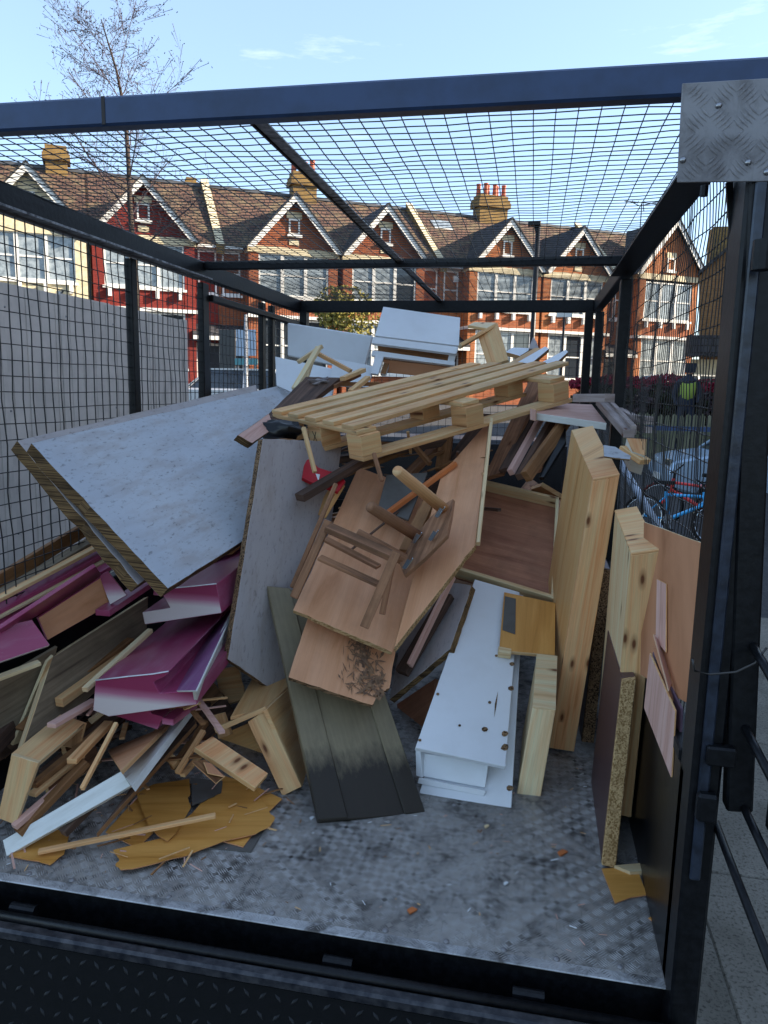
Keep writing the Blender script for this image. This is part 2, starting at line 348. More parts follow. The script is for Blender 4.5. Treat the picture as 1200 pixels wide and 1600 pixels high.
M['brick'] = brick('orange_red_brick', '9a5534', '82462c', '8d705a')
M['brick2'] = brick('warm_orange_brick', 'b06a3e', '98552f', '9c8063')
M['redbrick'] = brick('painted_red_brick', '80322b', '722b25', '652621')
M['stock'] = brick('yellow_stock_brick', '8c7040', '6d5430', '7d6f55')
M['brownbrick'] = brick('brown_brick', '8a6540', '76532f', '80705a')
def tiles(name, a, b, lich, row=.3):
    t = NT(name, .8, spec=.3); uv = t.coords('UV', (1/.25, 1/row, 1), False)
    bk = t.n('ShaderNodeTexBrick'); t.l(uv, bk.inputs['Vector']); bk.inputs['Color1'].default_value = srgb(a); bk.inputs['Color2'].default_value = srgb(b); bk.inputs['Mortar'].default_value = srgb('1d1917')
    bk.inputs['Scale'].default_value = 1; bk.inputs['Brick Width'].default_value = 1; bk.inputs['Row Height'].default_value = 1; bk.inputs['Mortar Size'].default_value = .09
    f = t.noise(t.coords('Object', rnd=False), 1.4, 6, .7); c = t.mix(t.ramp(f, [(.45, 0.), (.7, .7)]), bk.outputs['Color'], lich)
    t.bump(bk.outputs['Fac'], -.02, .8); return t.col(c)
M['tile'] = tiles('brown_roof_tiles', '64493b', '513a31', '7d7254')
M['slate'] = tiles('dark_roof_slates', '3a3a40', '2f3036', '4b4a44')
M['lead'] = flat('grey_lead', '4a4d52', .6, .2)
M['terracotta'] = flat('terracotta_pot', 'a9502f', .7)
def ground(name, a, b, c3, sc):
    t = NT(name, .9, spec=.2); uv = t.coords('Object', rnd=False); f = t.noise(uv, sc, 8, .7); f2 = t.noise(uv, sc*45, 4, .7)
    c = t.mix(t.ramp(f, [(.35, 0.), (.65, 1.)]), a, b); c = t.mix(t.ramp(f2, [(.5, 0.), (.68, .9)]), c, c3); t.bump(f2, .006, .7); return t.col(c)
M['asphalt'] = ground('asphalt', '3b3b3d', '464544', '5a5855', .8)
M['concrete'] = ground('concrete', '8f8a7f', '6d695f', '3c3932', 1.6)
M['soil'] = ground('leaf_litter', '2c241b', '4a3d2b', '7a6a4d', 12)
M['hoard'] = flat('pale_grey_hoarding', 'c4bbb2', .7, 0, .3, .002, 5, 'b4aca4')
M['bark'] = flat('bark', '3b322c', .9, 0, .2, .004, 25, '4a4038')
M['twig'] = flat('twig', '3f2f33', .8)
M['leafy'] = flat('yellow_green_leaves', '8a8140', .8, 0, .2, .001, 5, '6d6a35')
M['hedge'] = flat('dark_hedge_leaves', '26301c', .8, 0, .2, .001, 8, '34281f')
M['redleaf'] = flat('crimson_leaves', '8e1f38', .7, 0, .3, .001, 8, '6d1a2d')
M['fencew'] = wood('mossy_fence_wood', '77765c', '5f6247', '454632', 0, .9, grain=8)

# ================================================================ THE CAGED TRUCK
W = 1.95; YB = 3.56
truck = thing('caged_truck', 'flatbed truck with an open black mesh cage and chequer plate floor, loaded with scrap wood', 'truck', (.97, 1.7, -.8))
def ppoly(xy, z0, z1, X=None, Y=None): ...
box('floor_plate', 0, W, 0, YB, -.006, 0, M['alufloor'], truck, axis=(0, 1, 0))
def treads(origin, ex, ey, nx, ny, pitch, L_=.021, wd=.0036, ht=.0016, mode='five', keep=None):
    ex = A3(ex, float); ey = A3(ey, float); nn = np.cross(ex, ey); nn /= np.linalg.norm(nn); o = A3(origin, float)
    V = []; F = []; n = 0
    q = A3([(-1, 0, 0), (1, 0, 0), (0, -1, 0), (0, 1, 0), (-.45, 0, 1), (.45, 0, 1)])
    fc = [(0, 2, 4), (0, 4, 3), (2, 1, 5), (1, 3, 5), (2, 5, 4), (3, 4, 5)]
    for i in range(nx):
        for j in range(ny):
            cx = (i+.5)*pitch; cy = (j+.5)*pitch; s = 1 if (i+j) % 2 else -1
            if keep and not keep(cx, cy): continue
            a = s*math.pi/4; d = A3([math.cos(a), math.sin(a)]); p = A3([-d[1], d[0]])
            rows = (-2, -1, 0, 1, 2) if mode == 'five' else (0,)
            for k in rows:
                l = L_*(1-.09*abs(k)); c = A3([cx, cy])+p*k*pitch*.2
                for x, y, z in q:
                    w2 = c+d*x*l+p*y*wd; V.append(o+ex*w2[0]+ey*w2[1]+nn*z*ht)
                F += [tuple(v+n for v in f) for f in fc]; n += 6
    return V, F
V, F = treads((0, 0, 0), (1, 0, 0), (0, 1, 0), 68, 54, .0287, .0150, .0022, .0009)
ob('raised_tread', V, F, M['alutread'], truck, kind='stuff')
box('worn_edge', 0, W, -.004, .026, -.004, .0006, alu('worn_bright_edge', 'c4c4c4', '8f8e8d', '4a4540', .3), truck, bev=.002)
# rear lip, sill and hinge gap
box('rear_sill', -.06, W+.02, .022, .08, -.13, -.008, M['black'], truck, bev=.003)
box('chassis_beam', .35, .47, .1, 5.2, -.34, -.13, M['black'], truck); box('chassis_beam', 1.48, 1.6, .1, 5.2, -.34, -.13, M['black'], truck)
m = MB(); m.tube([(-.1, -.068, -.045), (W+.02, -.068, -.045)], .012, 10); m.build('tailgate_lip', M['black'], truck, smooth=True)
box('tailgate_top_rail', -.1, W+.02, -.112, -.081, -.075, -.045, flat('worn_black_steel', '23252b', .35, .3, .5, .002, 30, '4b4a4c'), truck, bev=.006)
box('inner_sill', -.1, W+.02, -.058, .0, -.3, -.17, M['black'], truck)
td = A3([0, -.46, -.89]); td /= np.linalg.norm(td)
P0 = A3([-.1, -.105, -.076]); Q = [P0, P0+A3([W+.12, 0, 0]), P0+A3([W+.12, 0, 0])+td*.62, P0+td*.62]
M['blackplate'] = flat('black_chequer_paint', '060708', .6, 0, .12, .001, 50, '0a0a0c')
prism(Q, A3([0, .012, 0]), M['blackplate'], 'tailgate_plate', truck)
V, F = treads(P0+td*.61, (1, 0, 0), -td, 54, 16, .038, .0125, .0045, .0028, mode='one'); 
ob('tailgate_tread', V, F, M['black'], truck, kind='stuff', smooth=True)
for x in (.35, 1.18, 1.62): lathe('hinge', (x, -.03, -.05), [(0, .014), (.07, .014)], M['black'], truck, n=12, axis=(1, 0, 0), smooth=False)
def rivet(c, ax, r=.007, mat=None):
    return lathe('rivet', c, [(-.001, r), (.0012, r*.93), (.003, r*.6), (.0038, r*.2)], mat or M['aluplate'], truck, n=12, axis=ax, smooth=True)
for i in range(14): rivet((.08+i*.137+random.uniform(-.012, .012), .035+random.uniform(-.004, .006), .001), (0, 0, 1), .008)
for x, y in ((1.42, .62), (1.7, .9), (1.2, .3), (.7, .3)): rivet((x, y, .001), (0, 0, 1), .007)
# side walls
M['wallsteel'] = flat('scuffed_black_steel', '08090b', .32, .1, .4, .002, 12, '121215')
box('side_wall', W, W+.035, .02, YB, -.06, .5, M['wallsteel'], truck, bev=.003)
box('side_wall', -.035, 0, .02, YB, -.06, .5, M['wallsteel'], truck, bev=.003)
box('front_wall', 0, W, YB, YB+.03, -.06, .5, M['wallsteel'], truck)
box('wall_cap', W-.004, W+.045, .06, YB, .5, .53, M['black'], truck, bev=.004); box('wall_cap', -.045, .004, .06, YB, .5, .53, M['black'], truck, bev=.004)
# posts
Hr = 1.881
box('post', W, W+.058, -.045, .06, -.42, 1.80, M['black'], truck, bev=.006)
box('post_lit_strip', W+.013, W+.034, -.056, -.0455, .3, 1.79, flat('lit_strip_blue_black_steel', '333a47', .3, .2, .5, .002, 30, '20242c'), truck, bev=.003)  # strip coloured lighter than the post to stand for light on it
box('post', -.058, 0, -.045, .06, -.42, 1.80, M['black'], truck, bev=.006)
for x0, x1 in ((-.032, 0), (W, W+.05)):
    for y, ww in (((1.29, .045), (1.955, .07), (2.78, .045), (2.95, .05)) if x0 < 0 else ((1.955, .07), (3.3, .05))):
        box('post', x0, x1, y, y+ww, -.05 if x0 > 0 else .5, 1.78, M['black'], truck, bev=.003)
for x0 in (0, W-.05): box('post', x0, x0+.05, YB-.07, YB, .0, 1.80, M['black'], truck, bev=.003)
# top frame
prism([(-.30, .0, 1.822), (W+.10, .0, 1.822), (W+.10, .0, 1.881), (-.30, .0, 1.881)], A3([0, .04, 0]), M['beam'], 'rear_top_beam', truck, axis=(1, 0, 0), bev=.005)
box('beam_weld', .672, .680, -.0012, -.0002, 1.824, 1.880, flat('rust', '3a3634', .8), truck)
for a, b in ((-.05, 0), (W, W+.05)):
    box('top_rail', a, b, .04, YB+.05, 1.80, Hr-.002, M['black'], truck, bev=.004)
    i0, i1 = (a+.006, b+.045) if a < 0 else (a-.045, b-.006)
    box('rail_flange', i0, i1, .045, 1.97, 1.792, 1.799, M['galv'] if a < 0 else M['black'], truck)
box('cross_bar', 0, W, 1.97, 2.01, 1.842, 1.88, M['black'], truck, bev=.003)
box('cross_bar', 0, W, YB-.05, YB, 1.80, 1.875, M['black'], truck, bev=.003)
prism([(.948, .04, 1.868), (.978, .04, 1.868), (.978, .04, 1.874), (.948, .04, 1.874)], A3([0, YB-.09, 0]), M['galv'], 'roof_bar', truck, axis=(0, 1, 0))
prism([(.942, .04, 1.863), (.9475, .04, 1.863), (.9475, .04, 1.878), (.942, .04, 1.878)], A3([0, YB-.09, 0]), M['black'], 'roof_bar_web', truck, axis=(0, 1, 0))
box('inner_rail', -.02, .02, 2.03, YB-.06, 1.70, 1.73, M['black'], truck, bev=.003)
box('rail_strip', .0005, .006, .045, 1.95, 1.784, 1.806, flat('worn_grey_steel', '6e7074', .45, .2), truck)
# mesh panels: real crimped wires
def wires(name, o, eu, ev, lu, lv, du, dv, r, amp, sag=0, seed=0, skip=0.):
    o, eu, ev = A3(o, float), A3(eu, float), A3(ev, float); nn = np.cross(eu, ev); m = MB()
    def p(u, v):
        a = Vector((u*2.3+seed, v*2.3, 0)); b = Vector((u*6+seed, v*6, 5))
        q = o+eu*(u+amp*noise.noise(a))+ev*(v+amp*noise.noise(a+Vector((9, 3, 1))))
        return q+nn*(amp*1.6*noise.noise(b)-sag*math.sin(math.pi*min(1, max(0, u/lu)))*math.sin(math.pi*min(1, max(0, v/lv)))*(1+.5*noise.noise(a*.7)))
    nu = int(lu/du); nv = int(lv/dv)
    for i in range(nu+1):
        u = i*du
        if u > lu: continue
        k = max(4, int(lv/.07)); m.tube([p(u, lv*j/k) for j in range(k+1)], r, 4, cap=False)
    for i in range(nv+1):
        v = i*dv; k = max(4, int(lu/.07)); m.tube([p(lu*j/k, v)+nn*r*1.6 for j in range(k+1)], r, 4, cap=False)
    return m.build(name, M['wire'], truck, kind='stuff')
wires('roof_mesh', (0, .05, 1.876), (1, 0, 0), (0, 1, 0), W, YB-.1, .0475, .0405, .0015, .004, .02)
wires('side_mesh', (-.02, .03, .5), (0, 1, 0), (0, 0, 1), YB-.06, 1.31, .05, .05, .0021, .006, 0, 4)
wires('side_mesh', (W+.045, .03, .45), (0, 1, 0), (0, 0, 1), YB-.06, 1.38, .033, .062, .0016, .008, .0, 11)
wires('front_mesh', (.02, YB, .4), (1, 0, 0), (0, 0, 1), W-.04, 1.42, .05, .05, .0015, .005, 0, 21)
# loose end of wire in the roof mesh
m = MB(); m.tube([at(1040, 312, Y=.9), at(1000, 322, Y=1.), at(985, 315, Y=1.05)], .0016, 4); m.tube([at(1006, 330, Y=1.), at(1005, 318, Y=1.)], .0016, 4); m.build('loose_wire', M['wire'], truck)
# aluminium gusset plate with rivets on the corner
q = [(1066, 130), (1215, 121), (1215, 283), (1058, 285)]; P = [at(x, y, Y=-.058) for x, y in q]
prism(P, A3([0, .004, 0]), M['aluplate'], 'gusset_plate', truck, bev=.001)
V, F = treads(P[3]+A3([.006, -.0005, .003]), (1, 0, 0), (0, 0, 1), 4, 4, .040, .0165, .0024, .0014); ob('gusset_tread', V, F, M['aluplate'], truck, kind='stuff', smooth=True)
for x, y in ((1123, 165), (1067, 250), (1169, 254), (1198, 269)): rivet(at(x, y, Y=-.058), (0, -1, 0), .0062, flat('rivet_head', '9c9c9e', .3, .9))
lathe('bolt', at(1101, 290, Y=.1), [(0, .008), (.02, .008)], M['black'], truck, n=8, axis=(0, 0, -1))
bar('diagonal_brace', at(1139, 285, Y=.05), at(1148, 420, Y=.05), .012, .008, M['black'], truck)
# latch pieces on the post
box('latch_block', W+.01, W+.05, -.075, -.05, .44, .5, M['black'], truck, bev=.006)
box('latch_block', W+.02, W+.075, -.07, -.046, .56, .60, M['black'], truck, bev=.004)
m = MB(); c0 = at(1118, 1300, Y=-.06)
for k in range(12):
    a = k % 2*math.pi/2; c = c0+A3([.004*math.sin(k), 0, -.017*k])
    m.tube([c+A3([math.cos(a)*.006*math.cos(t), math.sin(a)*.006*math.cos(t), .012*math.sin(t)]) for t in np.linspace(0, 2*math.pi, 9)], .0022, 5)
m.build('chain', M['galv'], truck, kind='stuff')
# tail gate swung open beside the post
gate = thing('open_tail_gate', 'black tubular tail gate swung open beside the right rear post of the cage', 'gate', (W+.1, -.05, .3))
bar('gate_frame', at(1152, 1262, Y=-.03), at(1190, 285, Y=-.03), .05, .04, M['black'], gate, up=(0, 1, 0), bev=.004)
bar('gate_frame', (W+.16, -.1, .45), (W+.16, -.1, 1.85), .05, .05, M['black'], gate, up=(0, 1, 0), bev=.006)
tube('gate_tube', [at(1118, 1285, Y=-.02), at(1150, 1370, Y=-.16), at(1215, 1535, Y=-.42)], .0085, M['black'], gate)
tube('gate_tube', [at(1150, 1235, Y=0), at(1215, 1375, Y=-.22)], .0085, M['black'], gate)
tube('gate_tube', [at(1150, 1110, Y=0), at(1215, 1235, Y=-.2)], .0085, M['black'], gate)
tube('gate_tube', [at(1165, 990, Y=0), at(1215, 1075, Y=-.2)], .0085, M['black'], gate)
lathe('hinge_knuckle', at(1195, 375, Y=-.1), [(0, .018), (.05, .018)], M['black'], gate, n=10, axis=(0, 0, -1))
tube('wire_tie', [at(x, y, Y=-.09) for x, y in ((1082, 1030), (1085, 1048), (1110, 1054), (1150, 1050), (1180, 1036), (1198, 1012))], .0022, flat('wire_tie_steel', '4a4745', .5, .4), truck)
# wheels and cab, low and in front of the load
def wheel_of(par, c, r, wd, side=1, n=20):
    lathe('wheel', A3(c)-A3([wd/2, 0, 0]), [(0, r*.62), (0, r*.93), (wd*.12, r), (wd*.88, r), (wd, r*.93), (wd, r*.62)], M['rubber'], par, n=n, axis=(1, 0, 0))
    lathe('rim', A3(c)-A3([wd/2*.9, 0, 0]), [(0, r*.3), (.01, r*.6), (wd*.88, r*.6), (wd*.9, r*.2)], M['galv'], par, n=n, axis=(1, 0, 0))
for x in (.1, W-.1):
    for y in (1.2, 4.6): wheel_of(truck, (x, y, -.46), .34, .2)
cabV = [(.1, 3.75, -.3), (.1, 5.6, -.3), (.1, 5.65, .1), (.1, 5.3, .2), (.1, 4.75, .92), (.1, 3.75, .95)]
M['cabpaint'] = flat('dark_cab_paint', '23262c', .3)
prism(cabV, A3([W-.2, 0, 0]), M['cabpaint'], 'cab', truck, bev=.03)
prism([(.095, 3.95, .25), (.095, 5.1, .3), (.095, 4.72, .8), (.095, 3.95, .82)], A3([W-.19, 0, 0]), M['glass'], 'cab_side_window', truck)

# ================================================================ THE LOAD OF SCRAP WOOD
CH = ('chip', 'chip_dark')
def mt(*a): return [M[x] for x in a]
# ---- far left stack
B('old_plank', 'olive brown plank highest at the far left edge, against the side mesh', 'plank', (-30, 925, .5), (140, 822, 1.0), .02, .05, M['brownwood'])
B('old_plank', 'second olive brown plank under the highest one at the far left edge', 'plank', (-30, 950, .45), (160, 838, 1.0), .05, .03, M['olive'])
B('magenta_board', 'long thin magenta edged batten with bare pine top at far left', 'batten', (-20, 945, .42), (160, 850, .9), .035, .012, M['pine'])
B('magenta_board', 'narrow magenta board lying second under the bare batten at far left', 'board', (-20, 962, .42), (165, 862, .9), .05, .016, M['magenta'])
B('pine_batten', 'thin pine batten sandwiched between magenta boards at far left', 'batten', (-20, 972, .40), (172, 872, .88), .03, .010, M['pine_pale'])
B('magenta_board', 'magenta board just above the open orange brown trim box at left', 'board', (-25, 990, .38), (178, 880, .85), .05, .014, M['magenta'])
t = thing('painted_trim_box', 'magenta painted trim with bare orange brown inner face, leaning at far left', 'trim', at(80, 980, Y=.4))
S('inner_face', None, None, [(60, 965), (158, 902), (172, 945), (75, 1000)], [.4, .62, .62, .42], .012, mt('beech', 'magenta'), parent=t, ax=0)
S('outer_board', None, None, [(-25, 1000), (60, 962), (160, 900), (150, 885)], [.25, .4, .62, .62], .012, mt('magenta', 'magenta'), parent=t, ax=0)
S('end_face', None, None, [(-30, 985), (50, 968), (78, 1008), (-30, 1045)], [.2, .33, .33, .2], .015, mt('magenta', 'pinkfade'), parent=t, ax=0)
S('side_return', None, None, [(155, 900), (168, 892), (198, 930), (172, 945)], [.6, .62, .62, .6], .012, mt('pinkfade', 'magenta'), parent=t)
B('magenta_board', 'short magenta offcut running under the pale sheet at left', 'board', (160, 958, .55), (240, 905, .9), .05, .02, M['magenta'])
S('grey_board', 'grey olive board lowest at the left edge of the load', 'board', [(-30, 1080), (90, 1010), (70, 1110), (-30, 1190)], [.3, .55, .5, .3], .012, mt('olive', 'olive'), ax=0)
B('torn_strip', 'torn pale strip sticking out under the magenta end piece at far left', 'strip', (-20, 1066, .28), (62, 1035, .4), .03, .012, M['pine_pale'])
B('old_plank', 'dark plank low at the left edge under the olive panel', 'plank', (-30, 1190, .25), (45, 1110, .5), .02, .06, M['darkwood'])
S('angled_board', 'olive brown panel with a pale cut edge, left of the magenta trims', 'panel', [(82, 1027), (232, 932), (228, 1010), (28, 1190)], [.48, .95, .95, .42], .022, mt('olive', 'pine_pale'), ax=0)
PG('angled_board', 'narrow return of an olive panel with rounded pale edge at left', 'panel', [(72, 1032, .46), (80, 1024, .48), (22, 1160, .4)], [(74, 1034), (84, 1024), (34, 1160), (20, 1165)], .01, mt('pine_pale', 'pine_pale'))
# ---- the two pale sheets
S('plywood_sheet', 'lower of two stacked pale sheets on the left side mesh, mostly its chipped edge showing', 'sheet', [(26, 688), (400, 601), (440, 770), (216, 914)], [.56, 1.9, 1.75, .52], .045, mt('greyface', 'plyedge'), exact=(0, 2, 3), rag=(14, .003), ax=0)
S('plywood_sheet', 'large pale blue white painted sheet on top, leaning on the left side mesh', 'sheet', [(48, 692), (455, 598), (450, 800), (263, 920)], [.55, 2.1, 1.5, .50], .045, mt('bluewhite', 'plyedge'), exact=(0, 2, 3), rag=(16, .0022), ax=0)
S('tall_board', 'tall worn grey board with brown edge, right of the pale blue sheet', 'board', [(411, 685), (535, 690), (478, 1115), (356, 1030)], [1.15, 1.6, 1.05, .75], .028, mt('greyface', 'chip_dark'), rag=(14, .0018), ax=1, exact=True)
# ---- magenta window trims, running away to the upper right
def trim(label, end, Y, farp, mats_=('magenta', 'pinkfade'), seg=None, name='magenta_trim'):
    P = [at(x, y, Y) for x, y in end]; v = at(*farp)-P[0]
    return prism(P, v, mt('pinkfade', *mats_[:1]), name, axis=v, label=label, cat='trim', bev=.002)
trim('upper magenta trim with a hooked pink end, tucked under the pale blue sheet', [(222, 957), (226, 976), (347, 958), (338, 913), (257, 921), (248, 924), (240, 922), (239, 930), (256, 932), (266, 950)], .80, (395, 835, 2.1))
trim('large magenta trim with a white chipped hooked end, in front of the tall grey board', [(149, 1064), (145, 1110), (170, 1120), (308, 1101), (305, 1079), (249, 1083), (240, 1066), (262, 1054), (263, 1050)], .42, (345, 900, 1.8), ('magenta',))
S('lilac_strip', 'lilac painted strip on the right flank of the large magenta trim', 'strip', [(251, 1080), (345, 965), (380, 920), (306, 1079)], [.41, 1.3, 1.3, .41], .006, mt('lilac', 'whitepaint'), ax=0)
S('white_strip', 'off white strip edge along the right of the large magenta trim', 'strip', [(306, 1080), (380, 922), (376, 975), (309, 1101)], [.405, 1.29, 1.29, .405], .01, mt('whitepaint', 'whitepaint'), ax=0)
trim('small magenta trim end peeping out beneath the large one', [(160, 1112), (246, 1140), (255, 1120), (236, 1115), (232, 1104), (150, 1112)], .47, (345, 975, 1.6))
S('lilac_strip', 'short lilac strip end under the pale blue sheet beside the tall grey board', 'strip', [(335, 880), (352, 875), (385, 848), (380, 866)], [1.2, 1.2, 1.4, 1.4], .012, mt('lilac', 'pine'), ax=0)
B('magenta_offcut', 'short magenta and bare wood offcut under the large magenta trim', 'offcut', (262, 1128, .45), (300, 1100, .6), .04, .02, M['pinkfade'])
for q_, Y_ in (([(149, 1063), (200, 1057), (240, 1053), (263, 1049)], .418), ([(256, 920), (290, 917), (338, 912)], .798)):
    o_ = bpy.data.objects['magenta_trim' if Y_ > .5 else 'magenta_trim.001']
    tube('chipped_edge', [at(x, y, Y_) for x, y in q_], .0022, M['white'], o_, n=5)
# ---- white elbowed board
t = thing('white_edged_frame', 'long white edged timber frame bent in the middle, lying at the lower left', 'frame', at(100, 1300, Y=.12))
for nm, q, ys in (('white_edge', [(4, 1313), (189, 1205), (204, 1228), (10, 1338)], [.10, .24, .24, .09]), ('white_edge', [(189, 1205), (268, 1130), (300, 1105), (205, 1228)], [.24, .7, .7, .24])):
    S(nm, None, None, q, ys, .02, mt('whitepaint', 'whitepaint'), parent=t, ax=0)
S('bare_inner_side', None, None, [(168, 1172), (246, 1140), (283, 1112), (189, 1204)], [.35, .72, .76, .25], .012, mt('beech', 'pine'), parent=t, ax=0)
S('dark_outer_side', None, None, [(205, 1230), (300, 1108), (306, 1130), (150, 1303)], [.25, .72, .70, .16], .012, mt('darkwood', 'brownwood'), parent=t, ax=0)
# ---- pine box at the left
t = thing('open_pine_box', 'pine box frame standing open at the lower left corner', 'box frame', at(40, 1230, Y=.25))
S('top_board', None, None, [(18, 1177), (94, 1116), (132, 1130), (60, 1191)], [.16, .42, .42, .17], .018, mt('pine', 'pine_pale'), parent=t, ax=0)
S('front_board', None, None, [(18, 1179), (60, 1192), (24, 1289), (-4, 1278)], [.155, .165, .12, .11], .018, mt('pine', 'pine_pale'), parent=t, ax=1)
S('back_board', None, None, [(94, 1118), (132, 1131), (122, 1170), (90, 1165)], [.43, .43, .4, .4], .015, mt('brownwood', 'pine'), parent=t, ax=1)
# battens of the lower left
for lb, p, q, ww, hh, mm in [
    ('pink tipped batten nearest the pine box frame', (80, 1134, .28), (148, 1095, .5), .03, .014, 'pinkply'),
    ('thick pine batten just above the pink tipped one', (92, 1098, .45), (200, 1020, .8), .03, .03, 'pine'),
    ('brown moulding running up behind the thick pine batten', (85, 1086, .5), (205, 1000, .85), .03, .02, 'brownwood'),
    ('pale pine moulding touching the end of the large magenta trim', (132, 1078, .42), (235, 985, .8), .02, .016, 'pine_pale'),
    ('short cut pine batten with a square end inside the pine box frame', (50, 1242, .2), (128, 1180, .4), .026, .014, 'pine'),
    ('brown batten crossing above the short cut one', (52, 1228, .22), (158, 1140, .5), .024, .02, 'brownwood'),
    ('pine batten lying along the white edged frame', (112, 1190, .25), (170, 1130, .5), .03, .018, 'pine'),
    ('slim batten standing upright between the battens and the white frame', (128, 1233, .2), (182, 1130, .4), .012, .014, 'pine'),
    ('red tipped batten lying lowest by the white edged frame', (22, 1292, .11), (128, 1200, .32), .022, .016, 'pinkply'),
    ('dark batten behind the red tipped one', (28, 1302, .12), (135, 1190, .3), .03, .02, 'brownwood'),
    ('dark red tipped batten under the white edged frame', (98, 1302, .15), (150, 1250, .25), .028, .022, 'darkwood'),
    ('short pine stub poking left of the magenta trims', (140, 1128, .5), (170, 1105, .55), .02, .014, 'pine_pale'),
    ('brown batten under the olive panel at lower left', (30, 1140, .35), (120, 1055, .6), .03, .012, 'brownwood'),
    ('grey brown batten deep behind the pine box frame', (0, 1180, .4), (90, 1090, .6), .03, .03, 'darkwood'),
    ('dark floor batten behind the short pine stub', (70, 1210, .35), (190, 1110, .7), .05, .02, 'darkwood')]:
    B('batten', lb, 'batten', p, q, ww, hh, M[mm], group='battens at the lower left')
# ---- middle: box end, pine pieces
t = thing('laminate_box', 'open laminate box with pine front edge, at floor level beside the green board', 'box', at(430, 1180, Y=.6))
S('front_upright', None, None, [(387, 1128), (416, 1108), (471, 1229), (441, 1244)], [.62, .64, .57, .55], .02, mt('pine', 'pine'), parent=t, ax=1)
S('dark_side', None, None, [(417, 1108), (462, 1065), (500, 1180), (472, 1229)], [.65, 1.0, .95, .575], .015, mt('oakface', 'pine'), parent=t)
S('top_rail', None, None, [(334, 1138), (414, 1104), (417, 1111), (337, 1146)], [.6, .63, .63, .6], .02, mt('pine', 'pine'), parent=t, ax=0)
S('top_panel', None, None, [(360, 1120), (400, 1050), (460, 1062), (415, 1106)], [.64, 1.0, 1.0, .65], .012, mt('oakface', 'pine'), parent=t)
S('back_panel', None, None, [(340, 1150), (388, 1130), (430, 1225), (350, 1190)], [.85, .85, .85, .85], .012, mt('oakface', 'pine'), parent=t)
S('pine_plank', 'thick pine offcut with a knot lying between the two floor boxes', 'plank', [(304, 1168), (332, 1150), (419, 1208), (399, 1231)], [.48, .52, .5, .45], .022, mt('pine_red', 'pine'), ax=0)
B('batten', 'upright pine batten with a cross block at lower centre left', 'batten', (277, 1208, .45), (318, 1142, .6), .018, .014, M['pine'], group='small pieces by the laminate sheets')
B('batten', 'thin dark edged batten beside the thick pine offcut', 'batten', (270, 1200, .5), (322, 1128, .7), .02, .02, M['brownwood'])
S('wood_block', 'small pine block standing left of the laminate box', 'block', [(331, 1118), (348, 1114), (360, 1148), (341, 1155)], [.7, .7, .68, .68], .02, mt('pine', 'pine'))
S('wood_block', 'tiny pine block left of the upright batten', 'block', [(258, 1182), (268, 1176), (280, 1186), (270, 1196)], [.5, .52, .5, .48], .02, mt('pine', 'pine'))
S('ply_scrap', 'brown ply scrap lying under the knotty pine offcut', 'scrap', [(300, 1190), (320, 1186), (352, 1212), (338, 1224)], [.42, .44, .42, .4], .005, mt('brownwood', 'pine'))
S('ply_scrap', 'second brown ply scrap leaning next to the pine offcut', 'scrap', [(318, 1190), (330, 1192), (352, 1214), (325, 1208)], [.42, .43, .41, .41], .004, mt('hardboard', 'pine'))
for lb, q, ys, mm in [
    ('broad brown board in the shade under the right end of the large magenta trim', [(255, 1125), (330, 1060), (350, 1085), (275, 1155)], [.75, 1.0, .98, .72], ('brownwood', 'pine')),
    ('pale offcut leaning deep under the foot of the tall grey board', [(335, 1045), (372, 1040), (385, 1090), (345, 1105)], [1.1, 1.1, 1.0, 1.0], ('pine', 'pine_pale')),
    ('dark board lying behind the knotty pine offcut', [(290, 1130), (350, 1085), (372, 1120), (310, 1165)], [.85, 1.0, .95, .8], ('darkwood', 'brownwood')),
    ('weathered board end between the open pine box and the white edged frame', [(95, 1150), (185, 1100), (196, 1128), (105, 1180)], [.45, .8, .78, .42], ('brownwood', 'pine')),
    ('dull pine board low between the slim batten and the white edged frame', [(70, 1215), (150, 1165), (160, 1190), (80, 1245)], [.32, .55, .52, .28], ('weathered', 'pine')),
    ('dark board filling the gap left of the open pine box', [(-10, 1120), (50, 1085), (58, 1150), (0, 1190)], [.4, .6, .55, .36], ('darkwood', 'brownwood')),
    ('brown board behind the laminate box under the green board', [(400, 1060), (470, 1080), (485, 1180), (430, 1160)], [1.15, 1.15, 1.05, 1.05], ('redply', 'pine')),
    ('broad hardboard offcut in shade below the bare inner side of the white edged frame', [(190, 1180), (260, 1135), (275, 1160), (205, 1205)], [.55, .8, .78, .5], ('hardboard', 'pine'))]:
    S('offcut_board', lb, 'offcut', q, ys, .018, mt(*mm), ax=0, rag=(5, .002))
# ---- oak laminate sheets flat on the floor
def FL(name, label, cat, pts, z, t, mm, zt=0):
    P = [at(x, y, Z=z) for x, y in pts]; c = A3(P).mean(0)
    for p in P: p[2] += zt*noise.noise(Vector((p[0]*3, p[1]*3, z*50)))
    P = [p for p in P]
    return prism(P, A3([0, 0, -t]), mm, name, axis=(1, .25, 0), label=label, cat=cat, bev=0, rag=(3, .002) if len(P) > 5 else None)
M['oakvinyl'] = wood('golden_oak_laminate', 'b98a42', 'ab7a34', '936527', 0, .45, fine=.5, grain=12)
LG = 'torn oak laminate sheets'
FL('laminate_sheet', 'dark grey underside of a torn sheet showing at the right of the laminate heap', 'sheet', [(300, 1322), (392, 1331), (415, 1293), (350, 1290)], .004, .003, mt('greypanel', 'greypanel'))
FL('laminate_sheet', 'oak laminate piece showing between the large sheet and the grey one', 'sheet', [(340, 1312), (380, 1323), (400, 1296), (350, 1290)], .008, .003, mt('oakvinyl', 'hardboard'))
